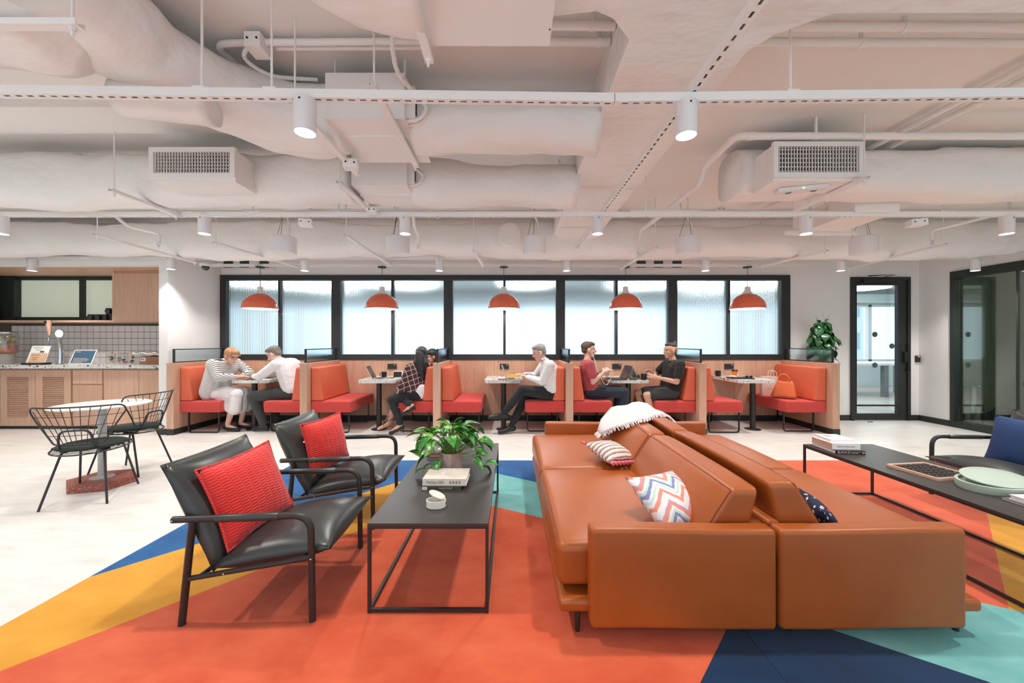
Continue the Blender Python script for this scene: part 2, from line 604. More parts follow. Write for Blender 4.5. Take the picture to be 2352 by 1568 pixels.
part('threshold_rail', MB().box(px0, WALL, .235, px1, WALL+.03, .262), BLACK_FRAME, d, world=True)
mb = MB().tube([(6.60, WALL-.02, .84), (6.60, WALL-.085, .84), (6.60, WALL-.085, 1.27), (6.60, WALL-.02, 1.27)], .014, 8)
mb.box(6.475, WALL-.03, .85, 6.49, WALL-.012, 1.28); mb.box(6.55, WALL-.05, .98, 6.65, WALL-.012, 1.15)
part('door_handle', mb, BLACK_FRAME, d, smooth=40, world=True)
mb = MB().box(5.86, WALL-.07, 2.30, 6.15, WALL-.012, 2.36).tube([(6.10, WALL-.05, 2.37), (6.28, WALL-.16, 2.415), (5.98, WALL-.02, 2.42)], .009, 6)
part('door_closer', mb, BLACK_STEEL, d, world=True)
DOT = plain('grey_dot_sticker', srgb(72, 90, 100), .6, var=.02)
for x, z in ((6.105, 1.44), (6.392, 1.245), (6.105, .925)):
    mb = MB(); mb.M = Matrix.Translation((x, WALL+.004, z)) @ Matrix.Rotation(pi/2, 4, 'X')
    mb.lathe([(.045, -.001), (.045, .001)], n=20)
    part('dot_sticker', mb, DOT, d, world=True)
r = thing('card_reader', 'small black card reader with red light beside the door', 'card reader', (6.80, WALL, 1.03))
part('body', MB().box(-.03, -.035, -.055, .03, 0, .055), BLACK_FRAME, r, bevel=.008)
part('indicator_light', MB().box(-.015, -.038, .035, .015, -.034, .044), glow('red_indicator', (1, .15, .1), 2.0), r)
s = thing('door_stop', 'little steel door stop on the floor before the glass door', 'door stop', (5.86, 6.18, 0))
part('dome', MB().lathe([(.03, 0), (.03, .012), (.018, .025), (.004, .03)], n=14), CHROME, s, smooth=60)

# ------------------------------------------------------------------ glazed wall of the meeting room on the right
SMOKE = clear_glass('tinted_partition_glass', (.74, .80, .75, 1), .10)
g = thing('window_6', 'dark framed glass partition of the meeting room on the right', loc=(RWALL, GY1, 0), kind='structure')
mb = MB()
xa, xb = RWALL-.02, RWALL+.12
mb.box(xa, GY1-.06, 0, xb, GY1, DZ); mb.box(xa, GY0, 0, xb, GY0+.06, DZ)
mb.box(xa, GY0+.06, DZ-.11, xb, GY1-.06, DZ); mb.box(xa, GY0+.06, 0, xb, GY1-.06, .10)
part('window_frame', mb, GREEN_FRAME, g, world=True)
ys = [GY1-.06, 5.15, 3.9, 2.6, GY0+.06]
for a, b in zip(ys, ys[1:]):
    part('pane', MB().box(RWALL+.045, b+.004, .10, RWALL+.057, a-.004, DZ-.11), SMOKE, g, world=True)
for y in ys[1:4]:
    part('glass_joint', MB().box(RWALL+.04, y-.012, .10, RWALL+.062, y+.012, DZ-.11), GREEN_FRAME, g, world=True)
for y, z in ((5.02, 1.36), (5.02, .745), (3.3, 1.36), (3.3, .745)):
    mb = MB(); mb.M = Matrix.Translation((RWALL+.040, y, z)) @ Matrix.Rotation(pi/2, 4, 'Y')
    mb.lathe([(.075, -.001), (.075, .001)], n=22)
    part('dot_sticker', mb, DOT, g, world=True)

# meeting room behind that glass
GREY_GREEN = plain('grey_green_wall_paint', srgb(176, 180, 168), .8, var=.03, vscale=1.0)
CARPET_GREY = plain('grey_carpet', srgb(120, 116, 110), .95, var=.12, vscale=60)
XR = 9.6
mb = MB().box(XR, .3, 0, XR+.1, WALL+.12, 2.75).box(RWALL+.12, .2, 0, XR, .3, 2.75)
structure('wall_meeting', mb, GREY_GREEN, 'grey green walls of the meeting room')
structure('wall_meeting_far', MB().box(RWALL+.12, WALL+.0, 0, XR, WALL+.12, 2.75), GREY_GREEN)
structure('ceiling_meeting', MB().box(RWALL+.12, .3, 2.75, XR, WALL, 2.85), WHITE_WALL)
structure('floor_meeting', MB().box(RWALL+.02, .3, -.1, XR, WALL, 0), CARPET_GREY)
structure('baseboard_meeting', MB().box(XR-.015, .3, 0, XR, WALL, .12).box(RWALL+.12, WALL-.015, 0, XR-.015, WALL, .12), BLACK_BASE)
structure('trim_3', MB().box(8.02, 5.35, 0, 8.12, WALL, 2.75), GREY_GREEN, 'short grey return wall inside the meeting room')
for i, y in enumerate((4.9, 2.6)):
    l = thing('linear_lamp', ['slim ceiling lamp strip at the far end of the meeting room', 'slim ceiling lamp strip in the near half of the meeting room'][i], 'lamp', (8.6, y, 2.69))
    part('housing', MB().box(-.09, -.6, .02, .09, .6, .06), STEEL_WHITE, l)
    part('diffuser', MB().box(-.07, -.57, .008, .07, .57, .02), glow('strip_diffuser', (1, .96, .88), 34.0), l)
b = thing('waste_bin', 'polished steel cylinder bin inside the glazed meeting room', 'bin', (7.47, 6.14, 0))
part('body', MB().lathe([(.13, 0), (.13, .60), (.125, .60), (.125, .03), (.0, .03)], n=28, cap1=False), CHROME, b, smooth=50)
part('rim', MB().tube(arc((0, 0, .605), .13, 0, 360, 24)[:-1], .012, 8, closed=True), CHROME, b, smooth=60)
BAGBLK = plain('black_bag_cloth', srgb(34, 34, 34), .7, var=.1)
b = thing('holdall_bag', 'slumped black bag on the floor behind the glass partition', 'bag', (7.72, 5.95, 0))
part('body', MB().rcube((0, 0, .12), (.2, .13, .12), .09, 3, 3, lambda p: (p.x*(1-.4*(p.z+.12)), p.y*(1-.5*(p.z+.12)), p.z*(1+.15*sin(7*p.x)))), BAGBLK, b, smooth=180)
part('handle', MB().tube(arc((0, 0, .17), .14, 0, 180, 10, (1,0,0), (0,.15,1)), .012, 6), BAGBLK, b, smooth=180)

# ------------------------------------------------------------------ daylit room behind the ribbed windows
YB = 11.5
ROOM_GREY = plain('pale_grey_room_paint', srgb(206, 214, 216), .8, var=.02)
WOODFLOOR = plain('grey_room_floor', srgb(186, 182, 178), .55, var=.08, vscale=3)
x0, x1 = -9.0, 15.0
structure('floor_far_room', MB().box(x0, WALL+.02, -.1, x1, YB+.1, 0), WOODFLOOR)
structure('ceiling_far_room', MB().box(x0, WALL+.12, 2.86, x1, YB+.1, 2.98), ROOM_GREY)
structure('wall_far_room_left', MB().box(x0-.1, WALL+.12, 0, x0, YB+.1, 2.86), ROOM_GREY)
structure('wall_far_room_right', MB().box(x1, WALL+.12, 0, x1+.1, YB+.1, 2.86), ROOM_GREY)
mb = MB().box(x0, YB, 2.45, x1, YB+.1, 2.86).box(x0, YB, 0, x1, YB+.1, .74)
structure('wall_far_room', mb, ROOM_GREY, 'pale wall with the outside windows of the far room')
mb = MB()
for i in range(14):
    x = x0 + .3 + i*1.78
    mb.box(x-.05, YB-.02, .74, x+.05, YB+.08, 2.45)
mb.box(x0, YB-.02, .74, x1, YB+.08, .80).box(x0, YB-.02, 2.39, x1, YB+.08, 2.45)
structure('window_7', mb, plain('white_window_frame', srgb(225, 230, 232), .5, var=0), 'white mullions of the outside windows beyond')
structure('trim_4', MB().box(x0, YB-.45, 2.50, x1, YB-.15, 2.72), ROOM_GREY, 'pale bulkhead before the outside windows')
RING = glow('ring_lamp_glow', (1, 1, 1), 9.0)
k = 0
for x, y, r in ((-5.6, 8.7, .85), (-2.75, 8.9, .65), (.38, 8.9, .65), (3.5, 8.9, .68), (6.3, 8.8, .75), (8.35, 8.3, .5), (9.3, 10.0, .55)):
    l = thing('disc_lamp', 'glowing round ceiling lamp in the room behind, %s from the left' % ORD[k], 'lamp', (x, y, 2.72)); k += 1
    part('housing', MB().lathe([(r, .03), (r, .07), (.0, .07)], n=32, cap0=True, cap1=False), STEEL_WHITE, l)
    part('diffuser', MB().lathe([(r*.97, 0), (r*.97, .03)], n=32), RING, l)
    part('suspension', MB().tube([(0, 0, .07), (0, 0, .135)], .01, 6), STEEL_WHITE, l)
t = thing('meeting_table', 'white topped table with grey legs seen through the glass door', 'table', (9.0, 9.5, 0))
part('table_top', MB().box(-1.5, -.5, .76, 1.3, .5, .81), PLASTIC_WHITE, t, bevel=.006)
for sx in (-1.3, -.05, 1.1):
    for sy in (-.42, .42):
        part('leg', MB().box(sx-.05, sy-.05, 0, sx+.05, sy+.05, .76), plain('grey_table_leg', srgb(120, 128, 132), .5), t)
# pale tower across the street
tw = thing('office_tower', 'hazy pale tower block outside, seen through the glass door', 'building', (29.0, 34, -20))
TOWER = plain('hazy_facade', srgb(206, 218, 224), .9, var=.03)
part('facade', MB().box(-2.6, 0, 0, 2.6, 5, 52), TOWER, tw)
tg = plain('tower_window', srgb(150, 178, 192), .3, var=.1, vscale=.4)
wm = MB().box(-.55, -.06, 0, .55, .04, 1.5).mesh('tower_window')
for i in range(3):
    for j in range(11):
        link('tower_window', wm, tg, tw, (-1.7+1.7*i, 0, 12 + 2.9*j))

# ------------------------------------------------------------------ dark vents high on the window wall
VENT = plain('dark_teal_vent', srgb(44, 66, 66), .6, var=.05)
vm = MB().box(-.075, -.012, 0, .075, 0, .11).mesh('vent_panel')
for i, px in enumerate((-4.74, -4.47, -4.14, 2.18, 2.47, 2.78)):
    tag(link('wall_vent', vm, VENT, None, (px, WALL, 2.56)), ['dark vent high on the wall, ' + ORD[i % 3] + (' from the camera dome corner' if i < 3 else ' of the three above the fourth booth')][0], 'vent', 'dark vents above the windows')
mb = MB().box(-4.8, WALL-.05, 2.52, -3.95, WALL, 2.545)
structure('trim_5', mb, STEEL_WHITE, 'white ledge under the left group of wall vents')
structure('trim_6', MB().box(2.0, WALL-.05, 2.52, 2.98, WALL, 2.545), STEEL_WHITE, 'white ledge under the right group of wall vents')
# ================================================================== LAMPS AND CEILING SERVICES
# ------------------------------------------------------------------ slotted struts
def strut_mesh(L, w=.041, h=.041, pitch=.054, slot=.030, sw=.013):
    mb = MB()
    ny = [-w/2, -sw/2, sw/2, w/2]
    n = int(L/pitch)
    xs = [0.0]
    for i in range(n):
        a = (L-n*pitch)/2 + pitch*i + (pitch-slot)/2
        xs += [a, a+slot]
    xs.append(L)
    V = [[mb.v((x, y, 0)) for y in ny] for x in xs]
    for i in range(len(xs)-1):
        hole = i % 2 == 1
        for j in range(3):
            if hole and j == 1: continue
            mb.f([V[i][j], V[i+1][j], V[i+1][j+1], V[i][j+1]])
    # lips of the slots
    for i in range(1, len(xs)-1, 2):
        a, b = xs[i], xs[i+1]
        q = [(a, -sw/2), (b, -sw/2), (b, sw/2), (a, sw/2)]
        for k in range(4):
            p, r = q[k], q[(k+1) % 4]
            mb.quad([(p[0], p[1], 0), (r[0], r[1], 0), (r[0], r[1], .004), (p[0], p[1], .004)])
    for y in (-w/2, w/2):
        mb.quad([(0, y, 0), (L, y, 0), (L, y, h), (0, y, h)])
    mb.quad([(0, -w/2, h), (L, -w/2, h), (L, w/2, h), (0, w/2, h)])
    for x in (0, L):
        mb.quad([(x, -w/2, 0), (x, w/2, 0), (x, w/2, h), (x, -w/2, h)])
    return mb.mesh('slotted_strut')

def strut(p, q, label, rods=(), group='slotted ceiling struts', **kw):
    p = Vector(p); q = Vector(q); d = q-p
    t = thing('slotted_strut', label, 'ceiling strut', p, math.atan2(d.y, d.x), group)
    link('channel', strut_mesh(d.length, **kw), STEEL_WHITE, t)
    for s in rods:
        part('hanger_rod', MB().tube([(s, 0, .041), (s, 0, CEIL-p.z)], .006, 6), STEEL_WHITE, t)
        part('plate', MB().box(s-.03, -.025, .041, s+.03, .025, .046), STEEL_WHITE, t)
    return t
SZ = 2.47
strut((-4.9, 1.745, SZ), (.5, 1.855, SZ), 'slotted white strut across the foreground ceiling, long left length', (3.42, 3.75, 1.2))
strut((.505, 1.855, SZ), (5.2, 1.765, SZ), 'slotted white strut across the foreground ceiling, right length', (.85, 3.2))
strut((-8.6, 3.52, SZ), (6.7, 3.52, SZ), 'slotted white strut across the middle of the room', (1.2, 3.4, 6.2, 7.0, 9.05, 9.85, 12.6, 14.2))
strut((-8.6, 5.32, SZ), (6.7, 5.32, SZ), 'slotted white strut over the fronts of the booths', (1.0, 4.8, 8.7, 12.1))
strut((-4.78, 5.83, SZ), (4.60, 5.83, SZ), 'thin slotted strut the orange pendants hang from', (.3, 3.9, 6.3, 9.2))
strut((.90, .55, SZ+.0435), (.84, 5.55, SZ+.0435), 'slotted strut running away from the viewer beside the square duct')
strut((-4.6, -.9, SZ), (5.0, -.9, SZ), 'slotted strut over the lounge behind the viewpoint', (2.0, 6.0))

# ------------------------------------------------------------------ cylinder downlights
BODY = MB().lathe([(.050, .160), (.050, .0), (.0465, .0), (.0465, .012)], n=28, cap0=True, cap1=False).mesh('body', 40)
LENS = MB().lathe([(.0465, .010), (.0465, .012)], n=28).mesh('diffuser')
SCREW = MB().box(-.004, -.052, .135, .004, -.0495, .143).mesh('screw')
spot_d = bpy.data.lights.new('downlight_beam', 'SPOT')
spot_d.energy = DOWNLIGHT_W; spot_d.color = LAMP_COL
spot_d.spot_size = radians(116); spot_d.spot_blend = .7
spot_d.shadow_soft_size = .045
def downlight(x, y, label, z=SZ-.16):
    t = thing('downlight', label, 'ceiling lamp', (x, y, z), group='white cylinder downlights')
    link('body', BODY, LAMP_WHITE, t)
    link('diffuser', LENS, EMIT, t)
    link('screw', SCREW, SLOT_DARK, t)
    l = bpy.data.objects.new('downlight_beam', spot_d)
    COL.objects.link(l); l.parent = t; l.location = (0, 0, -.004)
R1 = [(-4.70, 1.765), (-2.84, 1.785), (-.993, 1.825), (.855, 1.85), (2.70, 1.815), (4.55, 1.78)]
L1 = ['foreground row, out past the left edge', 'foreground row, before the wrapped duct on the left', 'foreground row, left of the two big ones in view', 'foreground row, where two slotted struts cross', 'foreground row, before the right pipes', 'foreground row, out past the right edge']
for (x, y), s in zip(R1, L1): downlight(x, y, 'white cylinder downlight in the ' + s)
for i, x in enumerate((-6.6, -4.74, -2.85, -.986, .803, 2.74, 4.605)):
    downlight(x, 3.52, 'white cylinder downlight in the middle row, %s from the left' % ORD[i])
for i, x in enumerate((-6.73, -4.68, -2.90, -1.01, .778, 2.73, 4.63, 6.52)):
    downlight(x, 5.32 if i != 1 else 5.21, 'white cylinder downlight in the row over the booth fronts, %s from the left' % ORD[i])
for i, x in enumerate((-4.1, -2.2, -.3, 1.6, 3.5, 5.4)):
    downlight(x, -.9, 'white cylinder downlight in the row behind the viewpoint, %s from the left' % ORD[i])

# ------------------------------------------------------------------ orange dome pendants
ORANGE_ENAMEL = plain('orange_enamel', srgb(236, 112, 80), .28, var=.02, coat=.3)
INNER_WHITE = plain('white_enamel', srgb(245, 242, 236), .5, var=0)
R = .245; H = .235
prof = [(R*cos(a), H*sin(a)) for a in [radians(x) for x in (0, 8, 16, 25, 35, 45, 55, 65, 74, 80)]]
DOME = MB().lathe([(R+.004, -.006), (R+.004, .0)] + [(r, z) for r, z in prof] + [(.04, H+.002)], n=40, cap0=False, cap1=True).mesh('dome', 60)
INNER = MB().lathe([(R+.004, -.006), (R-.006, -.002)] + [(r-.007, z-.005) for r, z in prof], n=40, cap0=False, cap1=False).mesh('inner_reflector', 60)
SOCK = MB().lathe([(.062, H-.012), (.062, H+.010), (.046, H+.014), (.046, H+.036), (.040, H+.04), (.040, H+.082), (.036, H+.10), (.02, H+.104)], n=20).mesh('socket', 40)
bulb_d = bpy.data.lights.new('pendant_bulb', 'POINT'); bulb_d.energy = PENDANT_W; bulb_d.color = (1, .93, .85); bulb_d.shadow_soft_size = .04
PY = 5.83; PZ = 1.826
for i, x in enumerate(BC):
    t = thing('pendant_lamp', 'orange dome pendant lamp over the %s booth from the left' % ORD[i], 'pendant lamp', (x, PY, PZ), group='orange dome pendants')
    link('dome', DOME, ORANGE_ENAMEL, t); link('inner_reflector', INNER, INNER_WHITE, t)
    link('socket', SOCK, PLASTIC_WHITE, t)
    for k in range(3):
        a = 2*pi*k/3+.5
        part('bracket', MB().tube([(.046*cos(a), .046*sin(a), H+.03), (.085*cos(a), .085*sin(a), H-.02)], .005, 5), PLASTIC_WHITE, t)
    part('cable', MB().tube([(0, 0, H+.10), (0, 0, SZ-PZ-.02)], .004, 6), BLACK_STEEL, t)
    part('canopy', MB().lathe([(.03, SZ-PZ-.024), (.062, SZ-PZ-.016), (.064, SZ-PZ-.002)], n=24), BLACK_FRAME, t, smooth=40)
    part('bulb', MB().ell((0, 0, .11), (.03, .03, .045), 12, 8), glow('bulb_glow', (1, .95, .88), 10) if i == 0 else bpy.data.materials['bulb_glow'], t, smooth=180)
    l = bpy.data.objects.new('pendant_light', bulb_d); COL.objects.link(l); l.parent = t; l.location = (0, 0, .03)

# ------------------------------------------------------------------ ducts
def lump_tube(path, ra, rb, n=20, step=.07, amp=.02, seed=0, sq=2.6, freq=2.2, cap=True):
    """wrapped duct: squarish section swept along path, gently crumpled"""
    P = [Vector(p) for p in path]
    pts = [P[0]]
    for a, b in zip(P, P[1:]):
        m = max(1, int((b-a).length/step))
        pts += [a.lerp(b, k/m) for k in range(1, m+1)]
    for _ in range(5):
        pts = [pts[0]] + [(pts[i-1]+pts[i]*2+pts[i+1])/4 for i in range(1, len(pts)-1)] + [pts[-1]]
    rings = []
    m = len(pts)
    for i, p in enumerate(pts):
        t = (pts[min(m-1, i+1)]-pts[max(0, i-1)]).normalized()
        up = Vector((0, 0, 1)); side = t.cross(up).normalized(); up = side.cross(t)
        s = i/(m-1)
        a = ra if not callable(ra) else ra(s); b = rb if not callable(rb) else rb(s)
        ring = []
        for k in range(n):
            th = 2*pi*k/n
            c, d = cos(th), sin(th)
            e = 2.0/sq
            x = a*math.copysign(abs(c)**e, c); z = b*math.copysign(abs(d)**e, d)
            q = p + side*x + up*z
            nz = mnoise.noise(q*freq + Vector((seed*9.1, 0, 0))) + .5*mnoise.noise(q*freq*2.7 + Vector((0, seed*5.3, 0)))
            q += (side*c + up*d)*(amp*nz)
            q.z = min(q.z, CEIL-.004)
            ring.append(q)
        rings.append(ring)
    mb = MB()
    mb.loft(rings, cap, cap)
    return mb

def duct(label, mb, name='air_duct', mat=None, extra=(), loc=None):
    t = thing(name, label, 'duct', loc or (0, 0, CEIL))
    part('wrapped_run', mb, mat or WRAP, t, smooth=180, world=True)
    for nm, m2, mt in extra: part(nm, m2, mt, t, smooth=50, world=True)
    return t

# far run above the booth fronts
spig = MB(); spig.M = Matrix.Translation((-.02, 4.84, 2.665)) @ Matrix.Rotation(pi/2, 4, 'X')
spig.lathe([(.15, -.12), (.152, .05), (.14, .085), (.08, .10), (.01, .103)], n=26)
duct('long crumpled white duct running across above the booths', lump_tube([(-8.7, 5.0, 2.68), (-4.0, 5.05, 2.66), (0, 5.06, 2.67), (3.0, 5.05, 2.64), (6.75, 5.02, 2.68)], lambda s: .19, lambda s: .225 + .03*sin(s*23), 24, .06, .036, 3, 2.3), extra=(('capped_spigot', spig, WRAP),), loc=(-.9, 5.05, 2.45))
# middle run left, ending at the second box
duct('white wrapped duct with grille on the left of the ceiling', lump_tube([(-8.6, 3.22, 2.70), (-3.4, 3.28, 2.70), (-3.05, 3.28, 2.695), (-1.32, 3.24, 2.695)], lambda s: .19, lambda s: .205 + (.022 if .58 < s < .68 else 0), 26, .05, .034, 5, 2.5), loc=(-4.9, 3.25, 2.5))
# middle run between second box and square duct
duct('short crumpled duct between the rear air box and the square duct', lump_tube([(-.84, 3.27, 2.68), (-.2, 3.3, 2.66), (.56, 3.32, 2.67)], .18, lambda s: .17+.02*sin(s*9), 20, .06, .028, 8, 2.3), loc=(-.1, 3.3, 2.5))
# middle run right
duct('smooth wrapped duct with grille on the right of the ceiling', lump_tube([(1.90, 3.30, 2.745), (2.3, 3.30, 2.745), (4.2, 3.30, 2.745), (6.75, 3.22, 2.76)], lambda s: .185, lambda s: .19 + (.018 if .35 < s < .5 else 0), 22, .07, .016, 11, 3.2), loc=(4.2, 3.3, 2.55))
# near run right of the first box
duct('fat crumpled duct between the front air box and the square duct', lump_tube([(-.62, 2.45, 2.72), (-.1, 2.47, 2.70), (.56, 2.46, 2.70)], lambda s: .17, lambda s: .165 + .02*sin(1+s*7), 20, .05, .024, 14, 2.3), loc=(0, 2.46, 2.53))
# near run left: bends towards the viewer
duct('big crumpled duct bending from the front air box towards the left foreground', lump_tube([(-1.06, 2.45, 2.735), (-1.42, 2.45, 2.735), (-1.72, 2.26, 2.75), (-1.88, 1.92, 2.77), (-1.91, 1.4, 2.79), (-1.87, .9, 2.80), (-1.84, .2, 2.80)], lambda s: .20+.05*min(1, s*2), lambda s: .195, 28, .04, .045, 17, 2.3), loc=(-1.8, 1.9, 2.58))
duct('pale lumpy duct branch at the far left foreground of the ceiling', lump_tube([(-1.83, 1.62, 2.685), (-1.95, 1.60, 2.685), (-2.6, 1.55, 2.69), (-3.4, 1.48, 2.70), (-4.6, 1.4, 2.72)], lambda s: .27*min(1, .45+s*9), lambda s: .16*min(1, .5+s*9), 26, .04, .04, 21, 2.1), loc=(-3, 1.3, 2.55))
duct('smooth white duct collar tucked behind the foreground strut', lump_tube([(-2.02, 1.95, 2.56), (-1.60, 2.04, 2.56)], .09, .085, 20, .05, .006, 23, 2.2), name='duct_collar', loc=(-2.2, 2.08, 2.55))
# overhead near: lumpy part and flat sheet part
duct('crumpled duct overhead in the middle foreground', lump_tube([(-.34, 1.46, 2.775), (-.50, 1.46, 2.775), (-.64, 1.30, 2.775), (-.68, .9, 2.78), (-.70, .5, 2.78), (-.72, 0, 2.78)], lambda s: .29, lambda s: .20, 28, .04, .045, 29, 2.3), loc=(-.9, 1.1, 2.6))
mb = MB().box(-.38, .1, 2.60, .168, 1.66, 2.98)
t = thing('sheet_metal_duct', 'flat bottomed sheet metal duct overhead in the foreground', 'duct', (-.1, .9, 2.60))
part('casing', mb, STEEL_WHITE, t, bevel=.004, seg=1, world=True)
mb = MB()
for k in range(9): mb.ell((.160, .25+.165*k, 2.598), .0035, 6, 4)
part('rivets', mb, SLOT_DARK, t, world=True, kind='stuff')
# square duct going away from the viewer with a cross branch
poly = [(.18, 1.0), (4.9, 1.0), (4.9, 1.60), (1.37, 1.61), (1.20, 1.72), (1.135, 1.82), (1.13, 4.85), (.55, 4.85), (.545, 1.75), (.44, 1.635), (.36, 1.60), (.18, 1.625)]
t = thing('square_duct', 'wide smooth square duct running away from the viewer under the slab', 'duct', (.84, 3.0, 2.70))
part('wrapped_casing', MB().prism(poly, 2.70, CEIL-.002), WRAP, t, smooth=40, bevel=.035, seg=3, world=True)
part('end_transition', lump_tube([(.84, 4.6, 2.82), (.84, 4.98, 2.74)], .30, lambda s: .14-.02*s, 20, .05, .012, 33, 4.0), WRAP, t, smooth=180, world=True)
# small rectangular duct on the right
t = thing('rectangular_duct', 'plain rectangular duct hung under the ceiling on the right', 'duct', (3.36, 3.7, 2.50))
part('casing', MB().box(3.16, 3.48, 2.50, 3.57, 4.25, 2.70), CEIL_PAINT, t, bevel=.004, seg=1, world=True)
part('flange', MB().box(3.14, 4.0, 2.485, 3.59, 4.03, 2.715), STEEL_WHITE, t, world=True)
part('support_bar', MB().box(2.95, 4.06, 2.462, 3.75, 4.10, 2.498), STEEL_WHITE, t, world=True)

# air boxes
def air_box(label, x0, x1, y0, y1, z0, z1):
    t = thing('air_box', label, 'air handling box', ((x0+x1)/2, (y0+y1)/2, z0))
    part('casing', MB().box(x0, y0, z0, x1, y1, z1), STEEL_WHITE, t, bevel=.003, seg=1, world=True)
    part('bottom_plate', MB().box(x0+.0, y0+.17, z0-.012, x1+.045, y1+.02, z0), STEEL_WHITE, t, world=True)
    part('control_panel', MB().box(x1, y0+.04, z0+.03, x1+.05, y0+.2, z1-.05), STEEL_WHITE, t, bevel=.003, seg=1, world=True)
    part('panel_gap', MB().box(x1+.05, y0+.06, z0+.06, x1+.054, y0+.075, z0+.16), SLOT_DARK, t, world=True)
    for k, (a, h) in enumerate(((y0+.06, .06), (y0+.1, .0))):
        p = [(x1, a, z0+.20), (x1+.09, a-.01, z0+.19-h), (x1+.12, a, z0+.10), (x1+.08, a, z0+.03), (x1, a, z0+.02)]
        part('flexible_conduit', MB().tube(rounded(p, .04), .011, 8), STEEL_WHITE, t, smooth=60, world=True)
    part('actuator', MB().box(x1+.10, y0+.15, z0+.10, x1+.19, y0+.27, z0+.17), PLASTIC_WHITE, t, bevel=.004, seg=1, world=True)
    for x in (x0+.02, x1-.02):
        part('hanger_rod', MB().tube([(x, y0+.08, z1), (x, y0+.08, CEIL)], .006, 6), STEEL_WHITE, t, world=True)
    return t
air_box('white sheet metal air box behind the foreground strut', -1.08, -.62, 2.20, 2.69, 2.60, 2.868)
air_box('white sheet metal air box further back beside the left duct', -1.27, -.83, 3.01, 3.42, 2.55, 2.85)

# grilles
def grille(label, x0, x1, z0, z1, y, flip):
    t = thing('air_grille', label, 'air grille', ((x0+x1)/2, y, z0), group='ceiling air grilles')
    f = .035
    mb = MB()
    mb.box(x0, y, z1-f, x1, y+.03, z1); mb.box(x0, y, z0, x1, y+.03, z0+f)
    mb.box(x0, y, z0+f, x0+f, y+.03, z1-f); mb.box(x1-f, y, z0+f, x1, y+.03, z1-f)
    part('frame', mb, STEEL_WHITE, t, world=True)
    part('neck_box', MB().box(x0+.015, y+.03, z0-.02, x1-.015, y+.27, z1-.01), WRAP, t, bevel=.02, world=True)
    part('dark_back', MB().box(x0+f, y+.028, z0+f, x1-f, y+.0299, z1-f), SLOT_DARK, t, world=True)
    n = 27
    for i in range(n):
        x = x0+f + (x1-x0-2*f)*(i+.5)/n
        m2 = MB(); m2.M = Matrix.Translation((x, y+.010, 0)) @ Matrix.Rotation(radians(-12 if flip else 12), 4, 'Z')
        m2.box(-.0022, -.008, z0+f, .0022, .008, z1-f)
        part('blade', m2, STEEL_WHITE, t, world=True)
    for j in range(6):
        z = z0+f + (z1-z0-2*f)*(j+.5)/6
        part('rear_blade', MB().box(x0+f, y+.019, z-.004, x1-f, y+.026, z+.004), STEEL_WHITE, t, world=True)
grille('white louvred air grille on the left ceiling duct', -2.70, -2.06, 2.53, 2.757, 2.82, False)
grille('white louvred air grille on the right ceiling duct', 1.985, 2.665, 2.553, 2.82, 2.86, True)

# ------------------------------------------------------------------ pipes
def pipe(label, pts, r, clips=(), name='ceiling_pipe', rr=.06, cat='pipe', n=10, collars=()):
    P = [Vector(p) for p in pts]
    t = thing(name, label, cat, P[0])
    part('run', MB().tube(rounded(P, rr), r, n), STEEL_WHITE, t, smooth=60, world=True)
    for c in clips:
        c = Vector(c)
        mb = MB().tube([(c.x, c.y, c.z), (c.x, c.y, CEIL)], .011, 6)
        d = (P[1]-P[0]).normalized() if len(P) == 2 else (P[-1]-P[-2]).normalized()
        mb.tube([c-d*.012, c+d*.012], r*1.18, n)
        part('hanger_clip', mb, STEEL_WHITE, t, smooth=60, world=True)
    for a, b in collars:
        part('collar', MB().tube([a, b], r*1.14, n), STEEL_WHITE, t, smooth=60, world=True)
    return t
pipe('upper thin white pipe high under the slab in the right foreground', [(1.14, 1.97, 2.945), (4.7, 1.99, 2.945)], .022, [(2.05, 1.975, 2.945)])
pipe('upper thin pipe stub between the overhead duct and the square duct', [(-.1, 1.96, 2.945), (.54, 1.968, 2.945)], .022, [(.42, 1.967, 2.945)])
pipe('lower thin white pipe high under the slab in the right foreground', [(1.14, 2.075, 2.945), (4.7, 2.09, 2.945)], .022, [(1.92, 2.078, 2.945)])
pipe('lower thin pipe stub between the overhead duct and the square duct', [(-.1, 2.07, 2.945), (.54, 2.073, 2.945)], .022, [(.48, 2.073, 2.945)])
pipe('bent white pipe dropping past the end of the right duct', [(6.7, 2.86, 2.86), (1.70, 2.86, 2.86), (1.70, 3.02, 2.86), (1.70, 3.34, 2.845), (1.69, 3.38, 2.715), (1.62, 4.72, 2.70)], .026, [(2.3, 2.86, 2.86), (4.0, 2.86, 2.86)], collars=[((1.78, 2.86, 2.86), (1.83, 2.86, 2.86)), ((1.70, 3.1, 2.857), (1.70, 3.2, 2.853))], rr=.05)
pipe('left one of two slanting pipes on the right of the ceiling', [(3.09, 1.63, 2.945), (2.98, 4.7, 2.945)], .022, [(3.06, 2.55, 2.945)])
pipe('right one of two slanting pipes on the right of the ceiling', [(3.24, 1.63, 2.945), (3.13, 4.7, 2.945)], .022, [(3.21, 2.62, 2.945)])
pipe('white conduit with hairpin bend behind the crumpled duct', [(-.5, 2.08, 2.955), (-1.42, 2.09, 2.955), (-1.66, 2.10, 2.955), (-1.60, 2.42, 2.955), (-1.5, 2.6, 2.94)], .018, rr=.09, name='conduit', cat='conduit')
pipe('thin straight conduit beside the hairpin conduit', [(-.5, 2.13, 2.96), (-1.32, 2.135, 2.96)], .014, name='conduit', cat='conduit')
